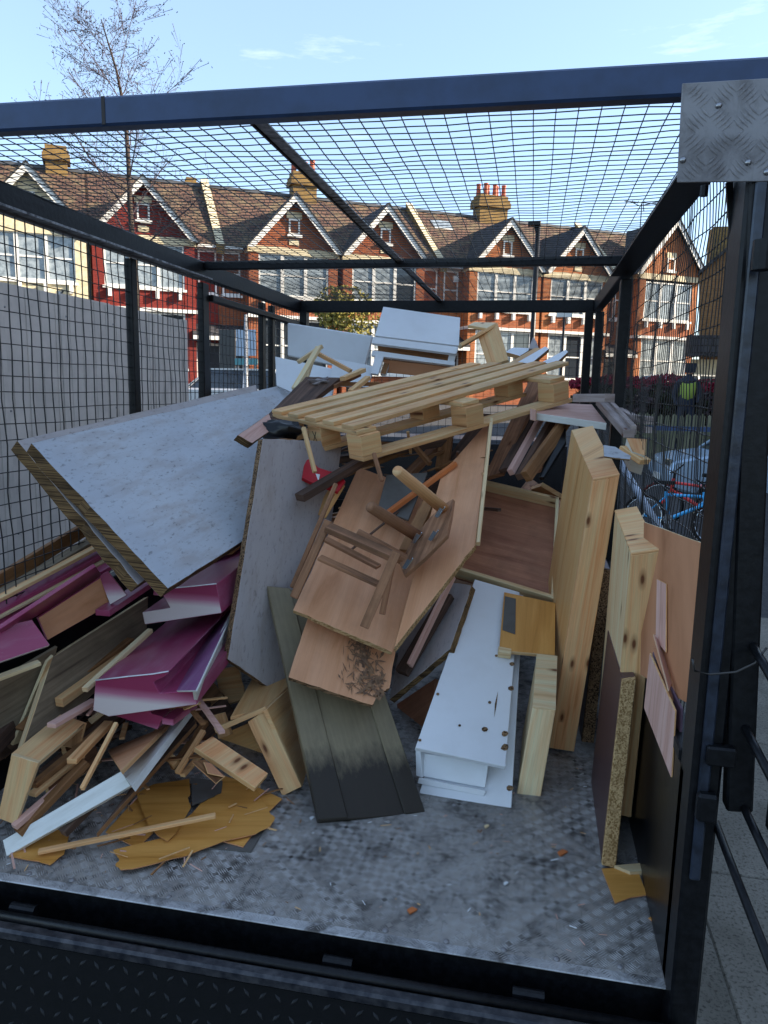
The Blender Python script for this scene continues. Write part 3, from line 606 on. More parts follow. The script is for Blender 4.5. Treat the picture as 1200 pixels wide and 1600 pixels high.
FL('laminate_sheet', 'small oak laminate corner at the right end of the heap, by the green board', 'sheet', [(398, 1228), (441, 1248), (420, 1268), (390, 1262)], .012, .003, mt('oakvinyl', 'hardboard'))
FL('laminate_sheet', 'largest oak laminate sheet in the front of the heap with a wavy torn edge', 'sheet', [(176, 1328), (184, 1344), (179, 1352), (188, 1359), (205, 1358), (290, 1338), (350, 1315), (400, 1303), (425, 1290), (430, 1278), (425, 1272), (398, 1228), (352, 1212), (300, 1270), (250, 1310)], .017, .003, mt('oakvinyl', 'hardboard'))
FL('laminate_sheet', 'oak laminate sheet with a ragged right edge in the middle of the heap', 'sheet', [(212, 1240), (240, 1225), (296, 1216), (298, 1240), (294, 1248), (300, 1262), (275, 1302), (262, 1315), (245, 1305), (232, 1290)], .024, .003, mt('oakvinyl', 'hardboard'))
FL('laminate_sheet', 'left oak laminate sheet under the white edged frame', 'sheet', [(14, 1338), (60, 1347), (78, 1352), (100, 1335), (110, 1300), (60, 1290)], .006, .003, mt('oakvinyl', 'hardboard'))
FL('laminate_sheet', 'narrow oak laminate piece under the long thin batten', 'sheet', [(165, 1300), (215, 1245), (240, 1300), (215, 1325)], .010, .003, mt('oakvinyl', 'hardboard'))
FL('grey_scrap', 'dark grey broken board scrap on top of the laminate heap', 'scrap', [(298, 1215), (348, 1220), (346, 1238), (330, 1246), (318, 1252), (300, 1258)], .022, .004, mt('greypanel', 'greypanel'))
B('batten', 'long thin pine batten lying across the laminate sheets', 'batten', (60, 1331, .10), (337, 1274, .30), .018, .010, M['pine'])
FL('laminate_offcut', 'square oak laminate offcut on the floor at the right wall', 'offcut', [(940, 1357), (994, 1354), (1011, 1398), (985, 1402), (961, 1411)], .005, .003, mt('oakvinyl', 'hardboard'))
FL('laminate_chip', 'tiny oak laminate chip nearest the right rear post', 'chip', [(1013, 1434), (1028, 1429), (1030, 1440), (1024, 1452), (1021, 1440)], .004, .003, mt('oakvinyl', 'hardboard'))
FL('wood_wedge', 'pale wooden wedge lying at the foot of the dark brown plank', 'wedge', [(960, 1352), (1004, 1348), (1007, 1361), (985, 1362)], .014, .014, mt('pine_pale', 'pine_pale'))
for lb, x, y, mm in (('small orange brown wood chip in the middle of the bare floor', 878, 1331, 'orangewood'), ('small brown wood chip near the front edge of the floor', 643, 1421, 'orangewood'), ('white fleck of paint in the middle of the floor', 790, 1379, 'white'), ('tiny white fleck at the foot of the green board', 487, 1277, 'white'), ('pale splinter lying on the floor left of the orange chip', 760, 1290, 'pine_pale')):
    k_ = .55 if 'white' in lb or 'pale' in lb else 1.15
    FL('wood_chip', lb, 'chip', [(x-6*k_, y), (x+1, y-4*k_), (x+8*k_, y-1), (x+3*k_, y+2*k_), (x-2*k_, y+5*k_)], .006, .004, mt(mm, mm))
# ---- green board
t = thing('green_board', 'grey green panel with a black stained foot, standing on the floor in the middle', 'board', at(560, 1276, Z=0))
P, n = fitquad([(417, 917), (548, 930), (664, 1271), (497, 1283)], [1.02, 1.08, .55, .45])
def greenmat():
    t2 = NT('grey_green_stained_board', .55, spec=.35); uv = t2.coords('UV', rnd=False)
    f = t2.noise(uv, 3, 6, .65); c = t2.mix(t2.ramp(f, [(.35, 0.), (.7, 1.)]), '8a7d61', '71654f')
    m1 = t2.n('ShaderNodeMapping'); m1.inputs['Scale'].default_value = (3, 40, 1); t2.l(uv, m1.inputs[0]); g = t2.noise(m1.outputs[0], 2, 4); c = t2.mix(.35, c, t2.ramp(g, [(.3, .4), (.7, 1.)]), 'MULTIPLY')
    sx = t2.n('ShaderNodeSeparateXYZ'); t2.l(uv, sx.inputs[0]); m2 = t2.n('ShaderNodeMapping'); m2.inputs['Scale'].default_value = (6, 15, 1); t2.l(uv, m2.inputs[0]); h = t2.noise(m2.outputs[0], 1.6, 8, .72)
    a = t2.n('ShaderNodeMath', _operation='MULTIPLY_ADD'); a.inputs[1].default_value = .22; t2.l(h, a.inputs[0]); t2.l(sx.outputs['X'], a.inputs[2])
    t2.l(t2.ramp(a.outputs[0], [(.30, 0.), (.40, .92)]), (mm := t2.n('ShaderNodeMath', _operation='MULTIPLY')).inputs[0]); mm.inputs[1].default_value = 1.
    c = t2.mix(mm.outputs[0], c, '1f1a17'); t2.bump(g, .0006, .5); return t2.col(c)
M['greenb'] = greenmat()
prism(P, n*.018, mt('greenb', 'greenb'), 'panel', t, axis=(P[3]-P[0]), bev=.002)
lerp = lambda a, b, s: a+(b-a)*s
def strip_(s0, s1, off, th, nm):
    Q = A3([lerp(P[0], P[1], s0), lerp(P[0], P[1], s1), lerp(P[3], P[2], s1), lerp(P[3], P[2], s0)])-n*off
    prism(Q, n*th, mt('greenb', 'greenb'), nm, t, axis=(P[3]-P[0]), bev=.003)
strip_(.0, .27, .008, .0075, 'raised_side_strip'); strip_(.80, 1., .008, .0075, 'raised_side_strip')
# ---- beech boards
PG('beech_board', 'lower beech veneered board with a dark torn stain and broken corner', 'board', [(484, 955, .90), (620, 1008, .93), (450, 1058, .64)], [(484, 955), (620, 1008), (609, 1075), (598, 1082), (590, 1086), (582, 1103), (450, 1058)], .018, mt('beech', 'chip_dark'), rag=(8, .0018), ax=(0, 6))
A_ = A3([at(484, 955, .90), at(620, 1008, .93), at(450, 1058, .64)]); m = MB(); rs = random.Random(3)
for k in range(260):
    y = rs.uniform(990, 1092); w_ = 8+26*((y-985)/105)**.7; x = 560+(y-990)*.22+rs.gauss(0, w_*.62); x = min(x, 596)
    l = rs.uniform(2, 11); a = rs.choice([rs.gauss(1.9, .5), rs.gauss(.7, .4)]); h = rs.uniform(.4, 1.5)*(1.7 if x > 560 else 1)
    if x < 515 or y > 1062+(x-480)*.28: continue
    q = [(x-l*math.cos(a), y-l*math.sin(a)), (x+h*math.sin(a), y-h*math.cos(a)), (x+l*math.cos(a), y+l*math.sin(a)), (x-h*math.sin(a), y+h*math.cos(a))]
    V_, n_ = plane_on(A_, q); m.add(V_-n_*(.0012+.00004*k), [(0, 1, 2, 3)])
m.build('stain_marks', M['stain'], bpy.data.objects['beech_board'], kind='stuff')
S('beech_board', 'upper beech veneered board with the weathered stool frame lying on it', 'board', [(560, 730), (690, 775), (613, 1020), (458, 953)], [1.7, 1.7, .80, .76], .018, mt('beech', 'chip'), rag=(14, .002), ax=1)
S('beech_board', 'large beech veneered board tilted up on edge right of the square stool seat', 'board', [(690, 740), (764, 657), (743, 852), (615, 1014)], [1.55, 1.75, 1.12, .80], .022, mt('beech', 'chip'), rag=(16, .0015), ax=1)
B('edge_strip', 'pale pine edging strip along the right of the large tilted beech board', 'strip', (768, 655, 1.74), (747, 850, 1.11), .014, .02, M['pine_pale'])
# ---- boards behind, right of centre
S('leaning_board', 'pale grey lilac panel with rough brown edge, leaning just left of the white unit', 'panel', [(645, 900), (738, 914), (703, 1014), (608, 1094)], [1.7, 1.25, .95, 1.02], .025, mt('greyface', 'plyedge'), rag=(14, .002), ax=1, exact=True)
B('edge_strip', 'pinkish ply edge of a thin board between the tilted beech board and the pale panel', 'board', (640, 1040, 1.0), (708, 900, 1.25), .014, .03, M['pinkply'])
B('rough_plank', 'rough dark plank with a broken end below the pinkish ply edge', 'plank', (628, 1052, 1.02), (700, 930, 1.25), .05, .03, M['darkwood'])
S('brown_board', 'reddish brown board edge deep in the gap between green board and white unit', 'panel', [(620, 1100), (680, 1060), (670, 1200), (628, 1170)], [1.3, 1.3, 1.1, 1.1], .018, mt('redply', 'redply'))
# ---- stool seat with three peg legs
st = thing('upturned_stool', 'upturned square stool with three round peg legs and chrome brackets, on the tilted beech board', 'stool', at(670, 840, Y=1.0))
P, n = fitquad([(668, 812), (708, 779), (699, 836), (630, 899)], [1.15, 1.12, .93, .9])
P, n = plane_on(A3([at(664, 815, 1.12), at(708, 779, 1.15), at(630, 899, .9)]), [(668, 812), (690, 790), (708, 779), (704, 808), (698, 836), (662, 872), (631, 899), (624, 880), (645, 842)])
prism(P, n*.016, mt('weathered', 'weathered'), 'seat', st, axis=P[0]-P[6], bev=.002)
for (x0, y0, Y0), (x1, y1, Y1) in (((620, 735, .85), (693, 795, 1.12)), ((577, 791, .90), (653, 838, 1.06)), ((557, 833, .98), (641, 880, 1.0))):
    a = at(x0, y0, Y0); b = at(x1, y1, Y1); d = (b-a)/np.linalg.norm(b-a)
    tube('leg', [a, a+d*.006, a+(b-a)*.35, b], [.017, .019, .021, .022], M['pine_red'] if x0 > 600 else M['weathered'], st, n=14)
for x, y, Y in ((690, 800, 1.06), (654, 840, .99), (680, 836, .98), (640, 880, .89)):
    c = at(x, y, Y); bar('bracket', c+A3([.012, 0, .02]), c-A3([.012, 0, .02]), .014, .006, M['chrome'], st, bev=.002); bar('bracket_lip', c+A3([.0, -.012, .015]), c-A3([.018, .012, .017]), .004, .012, M['chrome'], st)
# ---- weathered stool frame
fr = thing('weathered_stool_frame', 'broken weathered wooden stool frame lying on the upper beech board', 'stool frame', at(540, 880, Y=.85))
for nm, p, q, ww, hh in (('rail', (512, 824, .88), (622, 873, .82), .022, .044), ('rail', (508, 842, .98), (592, 886, .9), .012, .03), ('stretcher', (499, 871, .84), (592, 913, .80), .012, .030),
                         ('leg', (620, 862, .80), (569, 980, .74), .03, .024), ('leg', (616, 868, .88), (597, 960, .82), .02, .018), ('leg', (513, 814, .9), (459, 934, .78), .028, .024), ('leg', (525, 756, 1.05), (456, 918, .84), .016, .014)):
    bar(nm, at(*p), at(*q), ww, hh, M['weathered'], fr, bev=.002, up=(0, 1, .3))
# ---- things around the gap under the pallet
for nm, lb, p, q, ww, hh, mm in [
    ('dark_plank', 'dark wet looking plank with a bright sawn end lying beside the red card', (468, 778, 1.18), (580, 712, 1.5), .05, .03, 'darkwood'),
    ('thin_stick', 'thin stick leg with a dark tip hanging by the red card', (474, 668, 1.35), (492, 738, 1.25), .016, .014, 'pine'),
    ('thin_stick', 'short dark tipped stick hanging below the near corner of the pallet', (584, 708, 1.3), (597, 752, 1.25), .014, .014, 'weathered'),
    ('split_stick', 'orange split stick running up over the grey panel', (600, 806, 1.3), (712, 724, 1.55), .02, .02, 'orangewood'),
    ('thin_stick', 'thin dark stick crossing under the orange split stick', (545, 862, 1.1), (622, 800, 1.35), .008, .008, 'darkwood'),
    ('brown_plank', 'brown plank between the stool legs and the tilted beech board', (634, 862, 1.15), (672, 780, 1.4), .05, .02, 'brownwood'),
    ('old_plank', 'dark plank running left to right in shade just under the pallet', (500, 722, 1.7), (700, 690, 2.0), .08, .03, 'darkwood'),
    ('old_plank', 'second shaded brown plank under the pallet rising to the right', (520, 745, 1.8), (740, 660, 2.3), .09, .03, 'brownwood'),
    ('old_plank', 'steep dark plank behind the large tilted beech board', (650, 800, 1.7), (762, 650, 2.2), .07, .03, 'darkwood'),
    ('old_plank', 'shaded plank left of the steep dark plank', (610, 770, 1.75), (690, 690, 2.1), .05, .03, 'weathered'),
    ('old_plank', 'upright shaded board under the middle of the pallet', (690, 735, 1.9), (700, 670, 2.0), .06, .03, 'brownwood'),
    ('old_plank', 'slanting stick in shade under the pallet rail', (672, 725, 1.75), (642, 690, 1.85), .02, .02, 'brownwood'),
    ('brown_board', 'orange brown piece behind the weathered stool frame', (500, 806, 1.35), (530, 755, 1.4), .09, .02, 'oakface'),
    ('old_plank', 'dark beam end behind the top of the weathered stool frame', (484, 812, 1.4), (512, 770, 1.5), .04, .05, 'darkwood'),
    # fan of planks right of the pallet
    ('fan_plank', 'leftmost weathered plank in the fan right of the tilted beech board', (772, 745, 1.75), (842, 590, 2.4), .10, .02, 'weathered'),
    ('fan_plank', 'dark second plank of the fan under the right end of the pallet', (788, 735, 1.7), (858, 605, 2.4), .05, .02, 'darkwood'),
    ('fan_plank', 'pinkish third plank of the fan', (798, 738, 1.65), (868, 612, 2.3), .025, .03, 'pinkply'),
    ('fan_plank', 'dark fourth plank of the fan', (812, 745, 1.62), (872, 640, 2.1), .035, .03, 'darkwood'),
    ('fan_plank', 'orange brown edged board at the right of the fan, beneath the pink tray', (822, 745, 1.55), (886, 655, 1.9), .03, .05, 'brownwood'),
    ('fan_plank', 'dark reddish board behind the orange brown edged one', (838, 735, 1.7), (884, 650, 2.1), .08, .03, 'redply'),
]: B(nm, lb, 'stick' if 'stick' in nm else ('board' if 'board' in nm else 'plank'), p, q, ww, hh, M[mm], rl=.4 if nm == 'fan_plank' else 0)
S('square_board', 'small square grey panel behind the peg legs', 'panel', [(604, 742), (668, 738), (638, 812), (590, 795)], [1.5, 1.55, 1.35, 1.32], .012, mt('greypanel', 'greypanel'))
PG('red_card', 'bright red printed card box with a white barcode label under the pallet', 'card box', [(472, 718, 1.35), (545, 755, 1.35), (500, 765, 1.28)], [(476, 720), (485, 716), (497, 730), (515, 736), (528, 738), (540, 752), (528, 768), (505, 758), (488, 754), (472, 746)], .02, mt('red', 'red'))
PG('barcode_label', None, None, [(490, 740, 1.325), (500, 741, 1.325), (497, 749, 1.31)], [(489, 739), (500, 741), (498, 750), (487, 748)], .002, mt('white', 'white'), parent=bpy.data.objects['red_card'])
# ---- pallet
pl = thing('wooden_pallet', 'pale wooden pallet of narrow slats lying tilted on top of the load', 'pallet', at(600, 650, Y=1.8))
Pq, nq = plane_on(A3([at(424, 640, 1.65), at(893, 563, 2.2), at(553, 666, 1.3)]), [(424, 640), (735, 566), (893, 563), (553, 666)])
A_, B_, C_, D_ = Pq; eu = B_-A_; ev = D_-A_; up = -nq          # up = out of the deck, towards the camera
if up[2] < 0: up = -up
for i in range(5):
    s = .0+i*.215; wdt = np.linalg.norm(D_-A_)*.128
    a0 = A_+ev*s; b0 = lerp(B_, C_, s)
    prism([a0, a0+ev/np.linalg.norm(ev)*wdt, b0+ev/np.linalg.norm(ev)*wdt*.95, b0], -up*.018, mt('pallet', 'pallet'), 'slat', pl, axis=eu, bev=.002)
lv_ = np.linalg.norm(ev); eh = ev/lv_; uh = eu/np.linalg.norm(eu)
dn = -up
for s in (.0, .46, .90):
    a0 = A_+eu*s-up*.019; prism([a0, a0+uh*.09, a0+uh*.09+ev*1.02, a0+ev*1.02], -up*.018, mt('pallet', 'pallet'), 'stringer_board', pl, axis=ev, bev=.002)
for si in (.0, .46, .90):
    for sj in (.0, .45, .90):
        a0 = A_+eu*si+ev*sj-up*.038; prism([a0, a0+uh*.09, a0+uh*.09+eh*.09, a0+eh*.09], dn*.085, mt('pine_red', 'pine'), 'block', pl, axis=uh, bev=.002)
xc = A_+ev*.45-up*.038+eh*.045+dn*.043-uh*.0012
mb_ = MB()
for q_ in (1, -1): mb_.bar(xc-eh*.013-dn*.022*q_, xc+eh*.013+dn*.022*q_, .003, .001, up=uh)
mb_.build('pen_cross', M['black'], pl)
for sj in (.0, .45, .90):
    a0 = A_+ev*sj-up*.038+dn*.086; prism([a0, a0+eh*.09, a0+eh*.09+eu*1.0, a0+eu*1.0], -up*.018, mt('pallet', 'pallet'), 'bottom_board', pl, axis=eu, bev=.002)
# ---- plank with black plastic, mottled plank
S('bare_plank', 'short plywood offcut wrapped in black plastic at the left end of the pallet', 'plank', [(371, 680), (420, 646), (430, 668), (394, 693)], [1.2, 1.5, 1.48, 1.18], .03, mt('pinkply', 'plyedge'), rag=(6, .002), ax=0)
S('mottled_plank', 'dark mottled plank with torn paper running up behind the pallet corner', 'plank', [(418, 648), (478, 588), (532, 590), (440, 668)], [1.6, 2.1, 2.1, 1.6], .03, mt('darkwood', 'darkwood'), rag=(8, .004), ax=0)
def blob(name, label, cat, c, rad, mat, seed=0, n=3, amp=.5):
    bm = bmesh.new(); bmesh.ops.create_icosphere(bm, subdivisions=n, radius=1)
    V = A3([v.co for v in bm.verts]); F = [tuple(v.index for v in f.verts) for f in bm.faces]; bm.free()
    for i, v in enumerate(V): V[i] = v*(1+amp*noise.noise(Vector(v)*2.2+Vector((seed, 0, 0)))+amp*.4*noise.noise(Vector(v)*7+Vector((seed, 5, 0))))
    return ob(name, V*A3(rad)+A3(c), F, mat, label=label, cat=cat, smooth=True)
blob('plastic_bag', 'crumpled black plastic wrapped round the plywood offcut at the pallet corner', 'plastic bag', at(432, 672, Y=1.45), (.11, .06, .04), M['plastic'], 3)
blob('torn_paper', 'torn greyish paper and bark on the mottled plank behind the pallet', 'paper', at(505, 598, Y=2.05), (.06, .06, .02), paint('mottled_paper', '8a7f7c', '3f3836', .9), 8, amp=.9)
# ---- small pine frames behind the pallet
t = thing('pine_ladder_frame', 'narrow pine frame standing like a little ladder left of the white cabinet', 'frame', at(480, 610, Y=2.2))
for p, q, ww in (((498, 543, 2.3), (460, 608, 2.05), .03), ((489, 556, 2.35), (474, 604, 2.15), .025), ((466, 566, 2.25), (503, 541, 2.35), .025)): bar('frame_bar', at(*p), at(*q), ww, .02, M['pine_pale'], t, bev=.0015)
for lb, p, q, ww, mm in (('pine batten running right from the little ladder frame', (494, 551, 2.3), (548, 580, 2.25), .03, 'pine'), ('short pine batten forming a peak above the pallet left end', (535, 592, 2.0), (568, 578, 2.2), .03, 'pine'),
                         ('pine batten crossing the peak above the pallet left end', (548, 612, 1.95), (575, 590, 2.1), .03, 'pine'), ('pale pine batten lying level behind the pallet left end', (520, 604, 2.0), (560, 585, 2.2), .035, 'weathered'),
                         ('brown batten under the peak of battens', (528, 600, 2.05), (590, 600, 2.2), .04, 'brownwood')):
    B('batten', lb, 'batten', p, q, ww, .02, M[mm], group='battens behind the pallet left end')
# ---- white panels and cabinet at the back
S('white_board', 'white panel with rounded corners standing at the back left of the load', 'panel', [(449, 504), (583, 525), (568, 582), (449, 556)], [2.9, 2.9, 2.8, 2.85], .02, mt('white', 'white'), bev=.006)
S('white_board', 'lower pale white panel behind the little ladder frame', 'panel', [(430, 557), (525, 577), (515, 640), (432, 602)], [2.75, 2.7, 2.5, 2.6], .018, mt('white', 'white'))
S('white_board', 'small tilted white panel between the ladder frame and the white cabinet', 'panel', [(520, 560), (585, 572), (575, 605), (515, 600)], [2.6, 2.6, 2.5, 2.5], .018, mt('white', 'white'))
t = thing('white_cabinet', 'upturned white cabinet with bare wood inside, at the top of the load', 'cabinet', at(650, 540, Y=2.6))
S('side_panel', None, None, [(599, 479), (719, 496), (717, 540), (586, 524)], [2.75, 2.75, 2.62, 2.62], .018, mt('white', 'white'), parent=t)
S('front_lip', None, None, [(583, 526), (716, 542), (713, 553), (581, 536)], [2.58, 2.58, 2.55, 2.55], .02, mt('white', 'white'), parent=t)
S('inner_board', None, None, [(590, 540), (708, 555), (705, 575), (592, 565)], [2.68, 2.68, 2.68, 2.68], .02, mt('brownwood', 'brownwood'), parent=t)
S('white_rail', None, None, [(582, 547), (711, 565), (710, 571), (580, 555)], [2.57, 2.57, 2.56, 2.56], .02, mt('white', 'white'), parent=t)
S('inner_board', None, None, [(600, 562), (706, 574), (700, 592), (600, 582)], [2.6, 2.6, 2.6, 2.6], .02, mt('hardboard', 'brownwood'), parent=t)
S('leg', None, None, [(587, 553), (600, 556), (591, 585), (579, 583)], [2.56, 2.56, 2.5, 2.5], .02, mt('white', 'white'), parent=t)
S('leg', None, None, [(604, 556), (612, 557), (602, 585), (594, 584)], [2.62, 2.62, 2.56, 2.56], .02, mt('brownwood', 'white'), parent=t)
S('leg', None, None, [(702, 552), (712, 553), (708, 570), (698, 570)], [2.6, 2.6, 2.58, 2.58], .02, mt('white', 'white'), parent=t)
t = thing('pine_box_piece', 'open pine box piece jutting up behind the right of the pallet', 'box piece', at(765, 540, Y=2.55))
S('side_board', None, None, [(745, 520), (777, 504), (794, 562), (762, 572)], [2.6, 2.62, 2.4, 2.4], .02, mt('pine', 'pine_pale'), parent=t, ax=1)
S('edge_board', None, None, [(719, 536), (774, 505), (777, 509), (722, 541)], [2.5, 2.6, 2.6, 2.5], .05, mt('pine', 'pine_pale'), parent=t, ax=0)
S('shelf_board', None, None, [(731, 508), (741, 503), (775, 504), (762, 513)], [2.6, 2.75, 2.75, 2.62], .015, mt('pine_pale', 'pine'), parent=t, ax=0)
for lb, q, ys, mm in (('white topped board fanned out nearest behind the pallet right end', [(846, 566), (884, 546), (888, 550), (866, 570)], [2.45, 2.6, 2.6, 2.4], ('white', 'brownwood')),
                      ('middle white topped board fanned behind the pallet right end', [(808, 566), (852, 541), (858, 545), (830, 568)], [2.5, 2.7, 2.7, 2.45], ('white', 'brownwood')),
                      ('pine edged board fanned leftmost behind the pallet right end', [(795, 567), (838, 542), (846, 545), (812, 567)], [2.55, 2.8, 2.8, 2.5], ('pine', 'brownwood')),
                      ('flat white shelf between the pine box piece and the fanned boards', [(790, 550), (800, 543), (832, 544), (812, 556)], [2.7, 2.9, 2.9, 2.7], ('white', 'pine')),
                      ('grey pointed board sticking up behind the fanned white boards', [(826, 545), (833, 526), (838, 533), (842, 545)], [2.8, 2.85, 2.85, 2.8], ('greyface', 'greyface'))):
    S('fanned_board', lb, 'board', q, ys, .02, mt(*mm), ax=0)
# ---- right side: tray, doors, planks
t = thing('shallow_tray', 'shallow pine sided tray with a reddish plywood base', 'tray', at(800, 850, Y=1.2))
P, n = fitquad([(735, 757), (873, 790), (866, 948), (702, 898)], [1.85, 1.75, 1.42, 1.50]); prism(P+n*.012, n*.006, mt('redply', 'redply'), 'base_panel', t, axis=P[1]-P[0])
def wallb(a, b, th, hgt, nm, mm='pine_pale'):
    d = (b-a)/np.linalg.norm(b-a); s = np.cross(d, n); cc = P.mean(0)
    if s@(cc-a) < 0: s = -s
    prism([a, b, b+s*th, a+s*th], -n*hgt, mt(mm, mm), nm, t, axis=d, bev=.0015)
I = P+n*.005
wallb(I[0], I[1], .014, .063, 'side'); wallb(I[1], I[2], .014, .062, 'side'); wallb(I[3], I[2], .016, .064, 'side'); wallb(I[0], I[3], .014, .06, 'side')
def doorbox(label, F, Yf, back, Ybk, face, edge, name, cat, cap=None):
    """thick hollow door on edge: front edge quad F (tl,tr,br,bl); back = px of the far top corners"""
    t = thing(name, label, cat, at(*F[3], Y=Yf[3]))
    a = [at(x, y, Y=Y) for (x, y), Y in zip(F, Yf)]; far = at(*back, Y=Ybk); v = far-a[0]
    prism(a, v/np.linalg.norm(v)*.018, mt(edge, edge), 'edge_rail', t, axis=a[3]-a[0], bev=.002)
    v0 = v/np.linalg.norm(v)*.0185; ins = (a[1]-a[0])*.03
    prism([p+v0 for p in (a[0]+ins, a[1]-ins, a[2]-ins, a[3]+ins)], v-v0, mt(face, face), 'body', t, axis=a[3]-a[0], bev=.001, sidem=0)
    if cap: prism([a[0]+(a[0]-a[3])*.001, a[1]+(a[1]-a[2])*.001, (a[1]+(a[1]-a[2])*.001)+v*cap, (a[0]+(a[0]-a[3])*.001)+v*cap], (a[0]-a[3])/np.linalg.norm(a[0]-a[3])*.006, mt(edge, edge), 'top_cap', t, axis=a[1]-a[0])
    return t
doorbox('thick oak veneered door on end with a knotty pine edge, tallest at the right', [(926, 752), (968, 744), (897, 1175), (858, 1169)], [1.0, 1.0, 1.06, 1.06], (892, 672), 1.45, 'oakface', 'pine_red', 'thick_door', 'door', cap=.35)
doorbox('second thick pale pine edged panel on end, between the tall door and the right mesh', [(986, 868), (1030, 862), (986, 1278), (950, 1270)], [.50, .47, .58, .60], (960, 800), 1.0, 'pine_pale', 'pine', 'thick_door', 'door', cap=1.)
doorbox('dark brown laminated plank with raw chipboard edge standing nearest the right wall', [(972, 1063), (994, 1060), (962, 1357), (940, 1352)], [.48, .48, .40, .40], (949, 985), .95, 'walnut', 'chip', 'chipboard_plank', 'plank')
doorbox('narrow raw chipboard edge standing in shade behind the tall oak door', [(940, 888), (955, 892), (928, 1163), (909, 1160)], [1.2, 1.2, 1.16, 1.16], (925, 850), 1.5, 'walnut', 'chip_dark', 'chipboard_plank', 'plank')
doorbox('short pale pine box standing on the floor right of the white unit', [(832, 1107), (868, 1111), (844, 1249), (807, 1243)], [.78, .78, .735, .735], (838, 1024), 1.05, 'pine_pale', 'pine_pale', 'pine_box', 'box', cap=1.)
# white unit
t = thing('white_shelf_unit', 'white melamine shelf unit with screw holes, on the floor in the middle', 'shelf unit', at(730, 1250, Z=0))
Pt, n = fitquad([(742, 905), (812, 925), (790, 1198), (649, 1168)], [1.35, 1.35, .70, .72]); dt = (Pt[3]-Pt[0])/np.linalg.norm(Pt[3]-Pt[0])
prism(Pt, n*.017, mt('white', 'white'), 'top_panel', t, axis=dt, bev=.0015)
Pb, nb = plane_on(A3([at(655, 1243, .66), at(799, 1262, .645), at(812, 925, 1.42)]), [(760, 905), (818, 925), (799, 1262), (654, 1242)]); prism(Pb, nb*.017, mt('white', 'white'), 'bottom_panel', t, axis=dt, bev=.0015)
S('side_panel', None, None, [(649, 1170), (657, 1172), (660, 1215), (650, 1212)], [.722, .722, .70, .70], .35, mt('white', 'white'), parent=t)
S('drawer_front', None, None, [(659, 1176), (763, 1194), (758, 1231), (656, 1212)], [.74, .72, .69, .71], .017, mt('white', 'white'), parent=t, exact=True)
S('kick_board', None, None, [(654, 1216), (760, 1236), (756, 1244), (652, 1224)], [.69, .67, .67, .69], .01, mt('white', 'white'), parent=t, rag=(8, .001))
m = MB()
for x, y, r in ((684, 1085, 3), (765, 1098, 3), (757, 1140, 5), (718, 1134, 2.5), (656, 1157, 3), (800, 1038, 4), (799, 1076, 5), (788, 1147, 6), (789, 1168, 7), (775, 1025, 2.5), (796, 1232, 6)):
    c = lambda X, Y2: plane_on(Pt if y < 1200 else Pb, [(X, Y2)])[0][0]-(n if y < 1200 else nb)*.002
    m.add([c(x+r*math.cos(a)*(.7+.5*random.random()), y+r*math.sin(a)*.8) for a in np.linspace(0, 5.4, 7)], [tuple(range(7))])
m.build('screw_hole', M['chip_dark'], t, kind='stuff')
m = MB(); cc = [plane_on(Pt, [q])[0][0]-n*.002 for q in ((778, 1080), (776, 1100), (772, 1122), (773, 1100))]; m.add(cc, [(0, 1, 2, 3)]); m.build('crack', M['chip_dark'], t)
# golden oak panel with dark inset
t = thing('oak_cabinet_side', 'golden oak cabinet piece with a dark blue inset, below the tray', 'cabinet piece', at(830, 1000, Y=1.1))
P, n = fitquad([(788, 925), (868, 942), (867, 1024), (780, 1016)], [1.32, 1.3, 1.06, 1.06]); prism(P, n*.016, mt('oakvinyl', 'pine_pale'), 'panel', t, axis=P[3]-P[0], bev=.001)
Q, _ = plane_on(P, [(789, 932), (806, 936), (805, 992), (785, 985)]); prism(Q-n*.003, n*.002, mt('greypanel', 'greypanel'), 'dark_inset', t); 
prism(plane_on(P, [(779, 1010), (799, 1014), (799, 1022), (779, 1019)])[0]-n*.002, n*.03, mt('pine_pale', 'pine_pale'), 'edge_block', t)
# hardboards at the right mesh
S('hardboard_sheet', 'large tan hardboard sheet leaning on the right mesh beside the post', 'sheet', [(1006, 815), (1097, 848), (1073, 1100), (1000, 1055)], [.66, .2, .03, .55], .004, mt('hardboard', 'pine_pale'), ax=1, rag=(8, .001))
S('ply_offcut', 'narrow pinkish ply offcut standing highest against the tan hardboard sheet', 'offcut', [(1026, 904), (1041, 912), (1040, 1020), (1024, 1000)], [.43, .38, .30, .36], .004, mt('pinkply', 'pine'), ax=1)
S('ply_offcut', 'pinkish ply offcut second from the top against the tan hardboard sheet', 'offcut', [(1022, 990), (1034, 1008), (1052, 1062), (1046, 1080)], [.38, .34, .22, .24], .004, mt('pinkply', 'pine'), ax=1)
S('ply_offcut', 'thin brown ply offcut between the pinkish ones and the pale front one', 'offcut', [(1018, 1010), (1030, 1012), (1056, 1078), (1050, 1100)], [.36, .33, .2, .22], .004, mt('hardboard', 'pine'), ax=1)
S('ply_offcut', 'purple backed thin board just behind the pale front offcut at the right wall', 'offcut', [(1020, 1018), (1064, 1107), (1058, 1218), (1010, 1105)], [.36, .16, .14, .38], .006, mt('violet', 'violet'), ax=1)
S('ply_offcut', 'pale front offcut, lowest and nearest at the right wall', 'offcut', [(1015, 1020), (1054, 1110), (1048, 1215), (1006, 1106)], [.34, .14, .12, .36], .005, mt('pinkply', 'pine'), ax=1)
